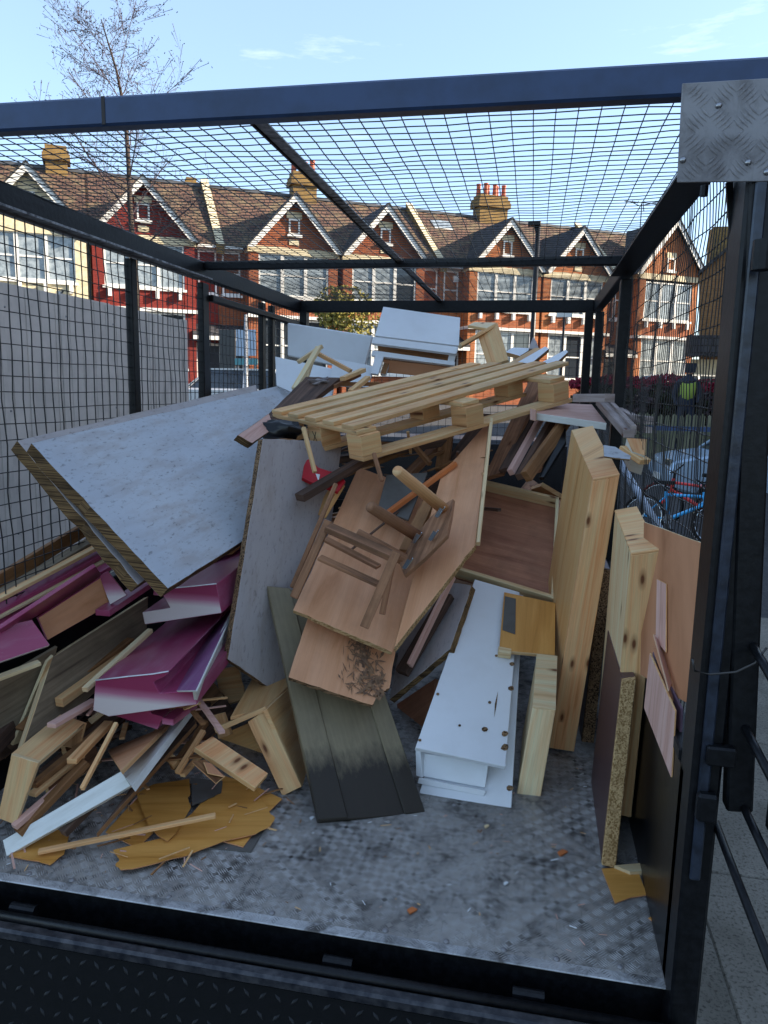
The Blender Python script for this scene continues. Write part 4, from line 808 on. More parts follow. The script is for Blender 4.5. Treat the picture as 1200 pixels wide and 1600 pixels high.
# top right mouldings and tray
S('pink_tray_panel', 'flat pinkish panel with a white front edge at the upper right of the load', 'panel', [(838, 628), (925, 632), (948, 661), (834, 645)], [2.1, 2.1, 1.75, 1.85], .03, mt('pinkply', 'whitepaint'), ax=0)
S('wood_block', 'small pale block under the left corner of the pinkish panel', 'block', [(828, 638), (838, 640), (837, 658), (828, 656)], [1.8, 1.8, 1.8, 1.8], .03, mt('pinkply', 'pine'))
B('grey_moulding', 'grey weathered block end at the top right corner of the load', 'block', (902, 622, 1.9), (953, 622, 1.7), .05, .035, M['greywood'])
B('grey_moulding', 'straight grooved grey moulding sloping towards the right mesh', 'moulding', (938, 628, 2.1), (983, 678, 1.35), .04, .03, M['greywood'])
B('grey_moulding', 'thin upper lip of the grooved grey moulding', 'moulding', (950, 628, 2.1), (990, 672, 1.36), .02, .036, M['greywood'])
t = tube('grey_moulding', [at(*q) for q in ((952, 622, 2.3), (968, 642, 1.95), (988, 653, 1.65), (1016, 657, 1.4))], [.02, .02, .02, .02], M['greywood'], n=4, label='curved grey moulding outermost at the top right, touching the mesh', cat='moulding', smooth=False)
t = tube('grey_moulding', [at(*q) for q in ((958, 634, 2.2), (975, 655, 1.85), (992, 667, 1.6), (1014, 672, 1.4))], [.016]*4, M['greywood'], n=4, label='lower thinner curved grey strip at the top right', cat='moulding', smooth=False)
S('pine_offcut', 'pale pine offcut with a bright square end under the grey mouldings', 'offcut', [(979, 684), (1010, 686), (1009, 712), (988, 705)], [1.3, 1.28, 1.22, 1.24], .1, mt('pine_red', 'whitepaint'))
PG('torn_pale_scrap', 'torn pale blue white scrap lying on the top of the tall oak door', 'scrap', [(943, 695, 1.1), (985, 715, 1.05), (945, 712, 1.05)], [(943, 695), (962, 698), (975, 706), (986, 712), (984, 718), (962, 716), (944, 713)], .006, mt('bluewhite', 'plyedge'))
B('pine_offcut', 'yellow frayed pine offcut beneath the bright square ended one', 'offcut', (975, 700, 1.3), (1008, 722, 1.22), .05, .02, M['pine'])
PG('black_plastic_piece', 'dark plastic moulded piece in the shade under the pinkish panel', 'plastic piece', [(880, 680, 1.8), (876, 710, 1.7), (850, 745, 1.6)], [(884, 668), (884, 690), (868, 715), (850, 745), (842, 745), (860, 700), (872, 676)], .02, mt('plastic', 'plastic'))
# hidden body of the heap that carries what lies on top
random.seed(5)
for k in range(22):
    x = random.uniform(.15, 1.75); y = random.uniform(1.5, 3.1); z = random.uniform(.08, .75)-.12*(y < 1.9)
    mk = random.choice(['darkwood', 'brownwood', 'weathered', 'pine', 'redply']); a = random.uniform(-.5, .5); l = random.uniform(.5, .9); d = A3([math.sin(a)*l/2, math.cos(a)*l/2, random.uniform(-.1, .1)])
    c = A3([x, y, z]); bar('buried_plank', c-d, c+d, random.uniform(.1, .3), .022, M[mk], rl=random.uniform(-.6, .6), label='%s plank buried %s in the %s of the heap, %s' % ({'darkwood': 'blackish', 'brownwood': 'brown', 'weathered': 'grey weathered', 'pine': 'pale pine', 'redply': 'reddish'}[mk], 'low' if z < .35 else 'high', 'left' if x < .7 else 'middle' if x < 1.2 else 'right', 'at the front' if y < 2 else 'halfway back' if y < 2.6 else 'at the far end'), cat='plank', group='planks buried in the heap')

# splinters and slivers of wood, flecks of paint: nobody could count them
rs = random.Random(12); m = MB()
def sliver(c, l, w_, mi):
    a = rs.uniform(0, 6.3); e = rs.gauss(0, .25); d = A3([math.cos(a)*math.cos(e), math.sin(a)*math.cos(e), math.sin(e)*.6])*l/2
    m.bar(c-d, c+d, w_, w_*rs.uniform(.3, .8), m=mi)
for k in range(150):
    y = rs.uniform(.05, .95); x = rs.uniform(.05, 1.85); sliver(A3([x, y, .004]), rs.uniform(.003, .022)*(1+(rs.random() < .1)), rs.uniform(.001, .0028), rs.choice([0, 1, 2, 3]))
for k in range(60):
    x = rs.uniform(.1, .95); y = rs.uniform(.1, .6)-.1*(1-x); sliver(A3([x, y, rs.uniform(.01, .03)]), rs.uniform(.02, .09), rs.uniform(.002, .006), rs.choice([0, 1, 3]))
for k in range(90):
    p = at(rs.uniform(470, 760), rs.uniform(690, 830), rs.uniform(1.5, 2.1)); sliver(p, rs.uniform(.05, .28), rs.uniform(.006, .018), rs.choice([0, 3, 3, 4]))
for k in range(50):
    p = at(rs.uniform(90, 330), rs.uniform(1090, 1230), rs.uniform(.45, .8)); sliver(p, rs.uniform(.05, .3), rs.uniform(.008, .02), rs.choice([0, 3, 4, 1]))
m.build('wood_splinters', mt('pine', 'pinkply', 'white', 'brownwood', 'darkwood'), label='loose splinters, slivers and flecks of wood scattered on the floor and in the gaps', cat='splinters', kind='stuff')

# ================================================================ GROUND
def sm(a, b, x): x = min(1, max(0, (x-a)/(b-a))); return x*x*(3-2*x)
def gz(x, y): return -.8+1.5*sm(9, 22, y+.25*x)
GF = lambda x, y: gz(x, y)
xs = sorted(set([-400, -200, -100, -60]+list(range(-40, 41, 2))+[60, 100, 200, 400])); ys = sorted(set([-400, -150, -60, -20]+[v*1.5-9 for v in range(0, 40)]+[60, 90, 150, 300, 500]))
V = [(x, y, gz(x, y)) for y in ys for x in xs]; nx = len(xs)
F = [(j*nx+i, j*nx+i+1, (j+1)*nx+i+1, (j+1)*nx+i) for j in range(len(ys)-1) for i in range(nx-1)]
ob('ground', V, F, M['asphalt'], kind='structure', smooth=True)
box('pavement', 2.16, 5.2, -6, 5.5, -.9, -.68, M['concrete'], kind='structure', bev=.01)
for k in range(8): box('paving_slab', 2.34, 3.2, -5+k*1.3, -3.708+k*1.3, -.7, -.672, M['concrete'], bpy.data.objects['pavement'], bev=.006)
for k in range(7): box('kerb_stone', 2.04, 2.155, -5+k*.92, -4.09+k*.92, -.9, -.675, M['concrete'], bpy.data.objects['pavement'], bev=.012)
m = MB()
for k in range(260):
    x = random.gauss(2.1, .05); y = random.uniform(-1.2, 1.2); z = -.672 if x > 2.04 else -.79; s = random.uniform(.004, .02); a = random.uniform(0, 6.3)
    m.add([(x+s*math.cos(a), y+s*math.sin(a), z+.004), (x-s*math.sin(a), y+s*math.cos(a), z+.008), (x-s*math.cos(a), y-s*math.sin(a), z+.004), (x+s*.5*math.sin(a), y-s*.5*math.cos(a), z+.012)], [(0, 1, 2, 3)], m=random.choice([0, 0, 1]))
m.build('dead_leaves', [M['soil'], M['greywood']], kind='stuff', label='dead leaves and dirt lying along the kerb beside the truck', cat='leaves')
# ================================================================ THE TERRACE
O2 = A3([-15, 27.]); U2 = A3([.845, .535]); N2 = A3([.535, -.845])
def fw(s, h, o): p = O2+U2*s+N2*o; return A3([p[0], p[1], h])
def fbox(name, s0, s1, o0, o1, h0, h1, mat, par, **k):
    V = A3([fw(s, h, o) for h in (h0, h1) for s, o in ((s0, o1), (s1, o1), (s1, o0), (s0, o0))])
    return ob(name, V, BF, mat, par, axis=k.pop('axis', (U2[0], U2[1], 0)), **k)
def fprism(name, pts, o0, th, mat, par, **k):
    return prism([fw(s, h, o0) for s, h in pts], A3([-N2[0]*th, -N2[1]*th, 0]), mat if isinstance(mat, list) else [mat, mat], name, par, axis=(U2[0], U2[1], 0), bev=0, **k)
def window(par, s0, s1, h0, h1, o, lights=1, sash=True, glass='glass', sill=True, fr=.07):
    f = MB()
    def fb(a, b, c, d, e, g): f.add(A3([fw(s, h, oo) for h in (e, g) for s, oo in ((a, d), (b, d), (b, c), (a, c))]), BF)
    fb(s0, s0+fr, o-.05, o+.03, h0, h1); fb(s1-fr, s1, o-.05, o+.03, h0, h1); fb(s0+fr, s1-fr, o-.05, o+.03, h1-fr, h1); fb(s0+fr, s1-fr, o-.05, o+.03, h0, h0+fr)
    wd = (s1-s0)/lights
    for i in range(1, lights): fb(s0+wd*i-.07, s0+wd*i+.07, o-.05, o+.04, h0+fr, h1-fr)
    if sash: fb(s0+fr, s1-fr, o-.045, o+.01, (h0+h1)/2-.03, (h0+h1)/2+.03)
    wo = f.build('window', M['upvc'], par)
    for i in range(lights): fbox('pane', s0+wd*i+fr, s0+wd*(i+1)-fr, o-.04, o-.025, h0+fr, h1-fr, M[random.choice([glass, glass, 'glass', 'paleglass'])], wo)
    if sill: fbox('sill', s0-.08, s1+.08, o-.04, o+.12, h0-.1, h0-.002, M['upvc'], wo)
    return wo
G0 = .65
def house(sb, side, label, bm='brick', sh='brick', gl='paleglass', hw=1.95, apex=9.35, gb=7.15, roof='slate', porch=True, bw=1.65, h1=(5.15, 6.9), extra=None):
    """sb: bay centre along the street; side=+1 when the door side lies to larger s"""
    e0, e1 = (sb-2.1, sb+3.1) if side > 0 else (sb-3.1, sb+2.1)
    par = thing('terraced_house', label, 'house', fw(sb, G0, 0), group='Victorian terraced houses')
    fbox('wall', e0, e1, -.3, 0, G0-.6, 7.2, M[bm], par)
    # bay of two storeys: piers, spandrel, plinth
    b0, b1 = sb-bw-.3, sb+bw+.3; od = .75
    for a, b in ((b0, sb-bw+.12), (sb+bw-.12, b1)): fbox('bay_pier', a, b, .002, od, G0-.3, gb-.28, M[bm], par)
    fbox('bay_spandrel', sb-bw+.12, sb+bw-.12, .002, od-.02, 4.3, h1[0]-.1, M[sh], par)
    fbox('bay_plinth', sb-bw+.12, sb+bw-.12, .002, od-.02, G0-.3, 1.9, M[sh], par)
    fbox('bay_back', sb-bw+.12, sb+bw-.12, .01, .1, 1.9, 6.9, M['darkwood'], par)
    window(par, sb-bw+.12, sb+bw-.12, h1[0], h1[1], od-.05, 3, glass=gl); window(par, sb-bw+.12, sb+bw-.12, 2.0, 4.2, od-.05, 3, glass='paleglass')
    fbox('bay_cornice', b0-.06, b1+.06, .002, od+.14, 4.22, 4.36, M['upvc'], par)
    for k in range(4): s = sb-bw+.3+k*(2*bw-.6)/3; fbox('sill_bracket', s-.07, s+.07, od-.01, od+.16, h1[0]-.42, h1[0]-.12, M['upvc'], par)
    fbox('white_band', b0-.05, b1+.05, .002, od+.05, gb-.28, gb-.002, M['cream'], par)
    # gable
    fprism('gable', [(sb-hw+.12, gb), (sb+hw-.12, gb), (sb, apex-.22)], od, .2, M[bm], par)
    for sg in (-1, 1):
        fprism('bargeboard', [(sb+sg*(hw+.12), gb-.14), (sb+sg*(hw-.17), gb-.14), (sb, apex-.36), (sb, apex)][::sg], od+.34, .05, M['upvc'], par)
        r0 = [fw(sb, apex+.03, od+.40), fw(sb+sg*(hw+.16), gb-.1, od+.40), fw(sb+sg*(hw+.16), gb-.1, -.05), fw(sb, apex+.03, -3.0)]
        prism(r0, A3([0, 0, -.07]), mt(roof, roof), 'gable_roof', par, axis=(U2[0], U2[1], 0), bev=0)
    window(par, sb-.24, sb+.24, 7.7, 8.35, od+.02, 1, sash=False, glass='glass'); fbox('lintel', sb-.33, sb+.33, od, od+.04, 8.36, 8.62, M['cream'], par); fbox('gable_stone', sb-.22, sb+.2, od, od+.03, 7.28, 7.5, M['cream'], par)
    # main roof
    r = [fw(e0, 7.15, .28), fw(e1, 7.15, .28), fw(e1, 10.4, -4), fw(e0, 10.4, -4)]; sp = A3([0, 0, -.12])
    prism(r, sp, mt('tile', 'tile'), 'main_roof', par, axis=(U2[0], U2[1], 0), bev=0)
    prism([fw(e0, 10.4, -4), fw(e1, 10.4, -4), fw(e1, 7.15, -8), fw(e0, 7.15, -8)], sp, mt('tile', 'tile'), 'rear_roof', par, axis=(U2[0], U2[1], 0), bev=0)
    fbox('ridge_tiles', e0, e1, -4.1, -3.9, 10.37, 10.5, M['lead'], par)
    fbox('gutter', e0 if side < 0 else b1+.1, e1 if side > 0 else b0-.1, .24, .36, 6.98, 7.08, M['upvc'], par)
    tube('downpipe', [fw(e0+.25 if side > 0 else e1-.25, 6.95, .1), fw(e0+.25 if side > 0 else e1-.25, G0, .1)], .045, M['black'], par, n=6)
    # door side
    d = sb+side*2.55; window(par, d-.38, d+.38, h1[0], h1[1], .0, 1, glass='glass')
    fbox('lintel', d-.5, d+.5, .0, .05, h1[1]+.01, h1[1]+.25, M['upvc'], par)
    if porch:
        prism([fw(d-.75, 3.9, .002), fw(d+.65, 3.9, .002), fw(d+.65, 3.45, 1.0), fw(d-.75, 3.45, 1.0)], A3([0, 0, -.08]), mt('slate', 'slate'), 'porch_roof', par, bev=0)
        fbox('porch_fascia', d-.75, d+.65, .95, 1.0, 3.2, 3.36, M['upvc'], par)
    dr = fbox('door', d-.42, d+.42, .003, .05, G0+.1, 3.0, M['cabpaint'], par); fbox('door_frame', d-.52, d+.52, .001, .03, G0, 3.12, M['upvc'], par); fbox('door_knob', d+.28, d+.33, .05, .09, 1.75, 1.8, M['chrome'], dr)
    return par
def chimney(par, s0, s1, o, h0, h1, pots=5, mat='stock'):
    c = fbox('chimney', s0+.12, s1-.12, o-.4, o+.4, h0, h1, M[mat], par)
    fbox('chimney_band', s0, s1, o-.52, o+.52, h1-.62, h1-.35, M[mat], c); fbox('chimney_band', s0+.04, s1-.04, o-.48, o+.48, h1-.34, h1-.2, M['stock'], c)
    for k in range(pots): p = fw(s0+.28+(s1-s0-.56)*k/max(1, pots-1), h1, o+(.16 if k % 2 else -.16)); lathe('chimney_pot', p, [(0, .15), (.04, .13), (.5, .11), (.55, .13), (.6, .13)], M['terracotta'], c, n=10)
hs = {}
hs[0] = house(-3.2, -1, 'cream rendered house at the far left, mostly hidden by the pale hoarding', bm='cream', sh='cream', gl='paleglass')
hs[1] = house(.9, 1, 'house with red painted brick bay behind the bare tree at the left', bm='redbrick', sh='redbrick')
hs[2] = house(7.0, -1, 'brick house whose gable with a small attic window stands left of the roof bar', bm='brick')
hs[3] = house(11.15, 1, 'brick house whose gable is crossed by the diagonal roof bar of the cage', bm='brick')
hs[4] = house(17.35, -1, 'orange brick house with the tall chimney behind its gable, right of centre', bm='brick2')
hs[5] = house(21.4, 1, 'orange brick house right of the street lamp, gable just above the middle cage bar', bm='brick2')
hs[6] = house(27.1, -1, 'tallest gabled brick house, seen through the right side mesh', bm='brick2', apex=10.3, gb=7.5, hw=2.25, h1=(5.2, 7.1))
chimney(hs[1], -2.85, -1.75, -4, 9, 11.3, 0); chimney(hs[2], 7.95, 9.35, -4, 9.2, 11.5, 4); chimney(hs[4], 18.0, 19.9, -4, 9.2, 11.55, 6)
chimney(hs[1], 3.1, 3.8, -5, 9, 10.9, 0); chimney(hs[6], 30.5, 31.6, -4, 9, 11.3, 3)
for hh, s in ((hs[3], 14.22), (hs[5], 24.5), (hs[1], 3.95)):
    prism([fw(s-.17, 7.15, .4), fw(s+.17, 7.15, .4), fw(s+.17, 10.75, -4), fw(s-.17, 10.75, -4)], A3([0, 0, -.4]), mt('cream', 'stock'), 'party_wall_coping', hh, axis=(N2[0], N2[1], -1), bev=0)
sk = [fw(15.1, 9.35, -2.62), fw(16.15, 9.35, -2.62), fw(16.15, 9.85, -3.28), fw(15.1, 9.85, -3.28)]; prism([p+A3([0, 0, .06]) for p in sk], A3([0, 0, -.05]), mt('paleglass', 'upvc'), 'skylight', hs[4], bev=0)
fbox('alarm_box', 14.9, 15.15, 0, .12, 6.4, 6.7, M['upvc'], hs[4]); fbox('alarm_box', 13.2, 13.42, 0, .12, 4.5, 4.75, M['upvc'], hs[3])
am = MB(); p_ = at(1003, 318, Y=42); am.tube([p_, p_-A3([0, 0, 2.2])], .03, 5)
am.tube([p_+A3([-.9, 0, .15]), p_+A3([.9, 0, -.05])], .025, 5)
for k in range(6): am.tube([p_+A3([-.8+k*.3, -.3, .14-k*.03]), p_+A3([-.8+k*.3, .3, .14-k*.03])], .015, 4)
am.build('aerial', M['lead'], hs[5])
# brown flank building to the right and the tall blocks on this side of the street that shade the truck
q = [(1092, 640), (1092, 432), (1140, 385), (1260, 470), (1260, 640)]; P = [at(x, y, Y=34) for x, y in q]
t = thing('brown_brick_building', 'brown brick flank wall of a building seen past the right post', 'building', at(1150, 640, Y=34))
prism(P, A3([.7, 2.2, 0]), mt('brownbrick', 'brownbrick'), 'flank_wall', t, axis=(1, 0, 0), bev=0)
for a, b in ((1, 2), (2, 3)): prism([P[a]+A3([-.1, -.2, .02]), P[b]+A3([.1, -.2, .02]), P[b]+A3([.8, 2.4, .02]), P[a]+A3([.6, 2.4, .02])], A3([0, 0, .15]), mt('slate', 'slate'), 'roof', t, bev=0)
c = at(1132, 372, Y=36); ob('chimney', boxv(c[0]-.6, c[0]+.6, c[1]-.5, c[1]+.5, c[2]-2.2, c[2]+.4), BF, M['stock'], t)
c = at(1105, 545, Y=33.5); ob('awning', boxv(c[0]-.9, c[0]+1.2, c[1]-1, c[1], c[2]-.35, c[2]+.5), BF, M['slate'], t)
c = at(1112, 580, Y=33.8); ob('shop_window', boxv(c[0]-.9, c[0]+1.2, c[1]-.1, c[1]+.0, c[2]-.6, c[2]+.5), BF, M['cream'], t)
t = thing('brick_block', 'plain brick block of flats on the near side of the street, right of the truck', 'building', (15, 6, -.8))
box('wall', 11.5, 20, -9, 21, -.8, 8.0, M['brownbrick'], t); prism([(11.2, -9.3, 8.002), (20.3, -9.3, 8.002), (15.7, -9.3, 10)], A3([0, 30.6, 0]), mt('slate', 'tile'), 'roof', t, axis=(0, 1, 0))
for k in range(7):
    for z in (.6, 3.6): wn = box('window', 11.44, 11.498, -7+k*4, -5.6+k*4, z, z+1.5, M['upvc'], t); box('pane', 11.42, 11.438, -6.92+k*4, -5.68+k*4, z+.08, z+1.42, M['glass'], wn)
# ================================================================ STREET THINGS
t = thing('pale_hoarding', 'tall pale grey panelled hoarding beyond the left side mesh', 'hoarding', (-1.7, 4, -.8))
hy = [(.2+i*.62) for i in range(9)]
for i in range(8):
    y0, y1 = hy[i], hy[i+1]-.006; x = -1.68+.0*i
    m = MB(); dx = random.uniform(-.004, .004); m.box(x-.03, x+dx, y0, y1, -.8, 1.9+random.uniform(-.006, .006))
    for k in range(4): yy = y0+.08+k*.155; m.box(x+dx, x+dx+.006, yy, yy+.05, -.8, 1.89)
    m.build('panel', M['hoard'], t, axis=(0, 0, 1))
    for zz in (.3, 1.1, 1.75): lathe('fixing', (x+dx+.0, y0+.04, zz), [(0, .008), (.004, .006)], M['galv'], t, n=8, axis=(1, 0, 0))
    box('panel_cover', x+.004, x+.010, y1-.02, y1+.02, -.8, 1.89, M['hoard'], t)
box('end_post', -1.76, -1.66, 5.16, 5.22, -.8, 1.9, M['hoard'], t)
c = at(93, 462, Z=1.9); bar('bracket', c+A3([0, 0, .03]), c-A3([0, 0, .07]), .02, .02, M['galv'], t); bar('hook', c+A3([0, 0, .0]), c+A3([.05, -.03, .03]), .01, .01, M['black'], t)
def car(name, label, c, ang, paintc, L_=4.2, W_=1.75, H_=1.48, cabin=(.22, .36, .74, .93)):
    t = thing(name, label, 'car', c); pm = flat('car_paint_'+paintc, paintc, .25, .3, .6)
    ca, sa = math.cos(ang), math.sin(ang)
    def T(V): V = A3(V, float); return np.stack([c[0]+V[:, 0]*ca-V[:, 1]*sa, c[1]+V[:, 0]*sa+V[:, 1]*ca, c[2]+V[:, 2]], 1)
    def prof(pts, y0, y1, nm, mat, par, ins=0, bev=.02, **k):
        n = len(pts); V = [(x*L_-L_/2, y0, z*H_) for x, z in pts]+[(x*L_-L_/2, y1, z*H_) for x, z in pts]
        F = [tuple(range(n)), tuple(range(n, 2*n))[::-1]]+[(i, i+n, (i+1) % n+n, (i+1) % n) for i in range(n)]
        return ob(nm, T(V), F, mat, par, bev=bev)
    body = [(.01, .24), (0, .42), (.02, .56), (.10, .61), (cabin[0], .66), (cabin[3]+.02, .66), (.99, .60), (1, .35), (.98, .2), (.88, .16), (.85, .3), (.80, .38), (.75, .3), (.73, .16), (.28, .16), (.25, .3), (.2, .38), (.15, .3), (.12, .16)]
    prof(body, -W_/2, W_/2, 'body', pm, t, bev=.04)
    # greenhouse tapers inwards
    a, b, c_, d = cabin; lo = .662; pts = [(a, lo), (b, .97), (b+.06, 1.), (c_-.05, 1.), (c_, .97), (d, lo)]; n = 6
    V = [(x*L_-L_/2, s*(W_/2-.05-(z-lo)*.5), z*H_) for s in (-1, 1) for x, z in pts]; F = [tuple(range(6)), tuple(range(6, 12))[::-1]]+[(i, i+n, (i+1) % n+n, (i+1) % n) for i in range(n)]
    ob('cabin', T(V), F, [pm, M['glass']], t, fm=[1, 1, 1, 0, 0, 0, 1, 0], bev=.01)
    m_ = MB()
    for s in (-1, 1):
        for x in (a+.02, (a+d)/2, d-.04):
            xt = min(max(x, b), c_); m_.add(T(barv((x*L_-L_/2, s*(W_/2-.045), lo*H_), (xt*L_-L_/2, s*(W_/2-.21), .985*H_), .06, .02)), BARF)
        m_.add(T(barv((a*L_-L_/2, s*(W_/2-.045), lo*H_), (b*L_-L_/2, s*(W_/2-.205), .98*H_), .05, .03)), BARF); m_.add(T(barv((d*L_-L_/2, s*(W_/2-.045), lo*H_), (c_*L_-L_/2, s*(W_/2-.205), .98*H_), .05, .03)), BARF)
        m_.add(T(barv((b*L_-L_/2, s*(W_/2-.21), .985*H_), (c_*L_-L_/2, s*(W_/2-.21), .985*H_), .05, .04)), BARF)
    m_.build('pillars', pm, t)
    for x in (.2, .8):
        for s in (-1, 1):
            p = T([(x*L_-L_/2, s*(W_/2-.1), .31)])[0]; ax = A3([-sa, ca, 0])
            wh = lathe('wheel', p-ax*.1, [(0, .2), (0, .29), (.03, .31), (.17, .31), (.2, .29), (.2, .2)], M['rubber'], t, n=20, axis=ax); lathe('rim', p-ax*.102, [(0, .05), (.01, .2), (.19, .2), (.204, .05)], M['galv'], wh, n=14, axis=ax)
    for s in (-1, 1):
        for x, nm, mm in ((.012, 'headlight', 'chrome'), (.985, 'tail_light', 'red')): ob(nm, T(boxv(x*L_-L_/2-.03, x*L_-L_/2+.03, s*W_*.36-.16, s*W_*.36+.16, .50*H_, .57*H_)), BF, M[mm], t)
    ob('number_plate', T(boxv(-L_/2-.02, -L_/2+.01, -.25, .25, .3*H_, .37*H_)), BF, M['upvc'], t)
    return t
c = at(345, 577, Y=17); car('parked_car', 'silver hatchback parked between the pale hoarding and the back of the load at left', (c[0]+.5, 17, c[2]-1.47), .15, 'b9bcc0')
c = at(1045, 588, Y=22); car('parked_car', 'white car parked behind the crimson hedge at the right', (c[0]+.2, 22.3, c[2]-1.42), .5, 'd8d9d4')
car('parked_car', 'pale blue car whose side shows behind the bicycles through the right mesh', (6.05, 13.2, -.8+.12), .06, '9db1c4')
# signboard-like pale doors and pole
t = thing('pale_blue_board', 'pale blue board with a teal band standing before the terrace at left', 'board', at(385, 600, Y=16))
for q_, mm in (([(369, 515), (383, 515), (383, 556), (369, 556)], 'lightboard'), ([(386, 515), (399, 515), (399, 556), (386, 556)], 'lightboard'), ([(367, 560), (402, 560), (402, 570), (367, 570)], 'teal')):
    M.setdefault('lightboard', flat('pale_blue_board_paint', 'a7b8c9', .5)); M.setdefault('teal', flat('teal_band_paint', '4f8c93', .5))
    P = [at(x, y, Y=20) for x, y in q_]; prism(P, A3([0, .05, 0]), mt(mm, mm), 'board_face', t)
for x in (370, 398): a = at(x, 570, Y=20); bar('board_leg', a+A3([0, .08, .2]), (a[0], a[1]+.08, GF(a[0], 20)), .06, .06, M['galv'], t, up=(0, 1, 0))
P = [at(x, y, Y=24) for x, y in ((343, 515), (367, 515), (367, 590), (343, 590))]
prism(P, A3([0, .1, 0]), mt('cabpaint', 'cabpaint'), 'dark_garage_door', label='dark door between the cage post and the pale blue board, at left', cat='door')
def pole(name, label, cat, x, y0, Y, r, mat, hd=None):
    p = at(x, y0, Y=Y); z0 = GF(p[0], Y)-.1; t = thing(name, label, cat, (p[0], Y, z0)); tube('shaft', [(p[0], Y, z0), (p[0], Y, z0+1.2), (p[0], Y, p[2])], [r*1.5, r*1.1, r], mat, t); return t, p
t, p = pole('sign_post', 'plain grey post in front of the pale blue board at left', 'post', 384, 494, 15, .045, M['galv'])
lathe('post_cap', p, [(0, .05), (.03, .03)], M['galv'], t, n=10)
t, p = pole('street_lamp', 'black street lamp standing between the two orange brick gables', 'street lamp', 841, 352, 22, .07, M['black'])
box('lamp_head', p[0]-.3, p[0]+.08, 21.85, 22.15, p[2]-.03, p[2]+.1, M['black'], t, bev=.02); tube('bracket_pole', [(p[0], 22, p[2]-.3), (p[0]-.1, 22, p[2])], .04, M['black'], t)
t, p = pole('street_sign', 'thin black post with a small white square sign, right of the street lamp', 'sign', 882, 490, 19, .03, M['black'])
box('sign_plate', p[0]-.2, p[0]+.2, 18.93, 18.96, p[2]-.1, p[2]+.18, M['upvc'], t, bev=.01)
# picket fence, hedges, bikes to the right
t = thing('picket_fence', 'mossy vertical board fence below the crimson hedge at the right', 'fence', (5, 14.5, -.5))
a = at(985, 645, Y=14.5); b = at(1125, 655, Y=14.5); nb_ = 26
for i in range(nb_):
    s = i/(nb_-1); x = a[0]-.2+(b[0]-a[0]+1.6)*s; z = a[2]+random.uniform(-.02, .02); y = 14.5+random.uniform(-.01, .01)
    ob('picket', [(x-.05, y, z-1.45), (x+.05, y, z-1.45), (x+.05, y+.02, z-1.45), (x-.05, y+.02, z-1.45), (x-.05, y, z-.05), (x+.05, y, z-.05), (x+.05, y+.02, z-.05), (x-.05, y+.02, z-.05), (x, y, z), (x, y+.02, z)],
       [(0, 1, 2, 3), (0, 4, 8, 5, 1), (1, 5, 6, 2), (2, 6, 9, 7, 3), (3, 7, 4, 0), (4, 7, 9, 8), (8, 9, 6, 5)], M['fencew'], t, axis=(0, 0, 1))
for h in (.45, 1.1): box('fence_rail', a[0]-.3, b[0]+1.4, 14.53, 14.57, a[2]-h-.04, a[2]-h+.04, M['fencew'], t)
bar('barrier_rail', at(1000, 668, Y=13.8), at(1140, 672, Y=13.8), .05, .09, M['beam'], label='dark blue rail running in front of the mossy board fence', cat='rail')
def leafmass(name, label, cat, boxes, n, s, mats, seed=0, stem=None, kind=None):
    r = np.random.default_rng(seed); m = MB(); out_v = []; F = []; FM = []
    for k in range(n):
        b = boxes[k % len(boxes)]; v = r.normal(0, .5, 3); v = v/max(1, np.linalg.norm(v)); p = A3(b[:3])+v*A3(b[3:6])
        p += .12*A3([noise.noise(Vector(p*2)), noise.noise(Vector(p*2+5)), noise.noise(Vector(p*2+9))])
        d = r.normal(size=3); d /= np.linalg.norm(d); e = np.cross(d, r.normal(size=3)); e /= np.linalg.norm(e); q = s*(.6+r.random()*.8)
        out_v += [p-d*q, p+e*q*.5, p+d*q, p-e*q*.5]; F.append((4*k, 4*k+1, 4*k+2, 4*k+3)); FM.append(int(noise.noise(Vector(p*3)) > .05) if len(mats) > 1 else 0)
    if stem is None: return ob(name, out_v, F, mats, fm=FM, label=label, cat=cat, kind=kind)
    t = thing(name, label, cat, stem[0]); ob('foliage', out_v, F, mats, t, fm=FM); tube('trunk', stem, [.08, .03], M['bark'], t, n=6); return t
hz = at(1050, 600, Y=16)[2]
leafmass('flowering_hedge', 'crimson leaved hedge with dark green below, behind the board fence at right', 'hedge', [(4.2, 16, hz-.05, 1.5, .4, .22), (6.0, 16.2, hz-.2, 1.4, .4, .18), (3.2, 16, hz-.05, .8, .4, .2)], 9000, .055, [M['redleaf']], 3)
leafmass('dark_hedge', 'dark brown green hedge between the crimson leaves and the board fence', 'hedge', [(4.2, 15.6, hz-.5, 1.7, .4, .42), (5.9, 15.6, hz-.55, 1.6, .4, .4), (3.2, 15.6, hz-.5, .8, .4, .4)], 16000, .06, [M['hedge'], M['twig']], 4)
leafmass('green_bush', 'rounded dark green bush beyond the crimson hedge at the right post', 'bush', [(6.9, 18, hz+.05, 1.1, .6, .28)], 2200, .05, [flat('green_bush_leaves', '3c5526', .8, 0, .2, .001, 8, '2c421e')], 5)
leafmass('yellow_bush', 'loose yellow green winter bush behind the white panels at the back left', 'bush', [(at(545, 505, Y=20)[0], 20, at(545, 500, Y=20)[2], .9, .7, .9), (at(520, 490, Y=20)[0], 20.2, at(545, 480, Y=20)[2], .6, .5, .6)], 3200, .06, [M['leafy']], 6, stem=[(at(545, 505, Y=20)[0], 20, .3), (at(545, 505, Y=20)[0], 20, 3)])
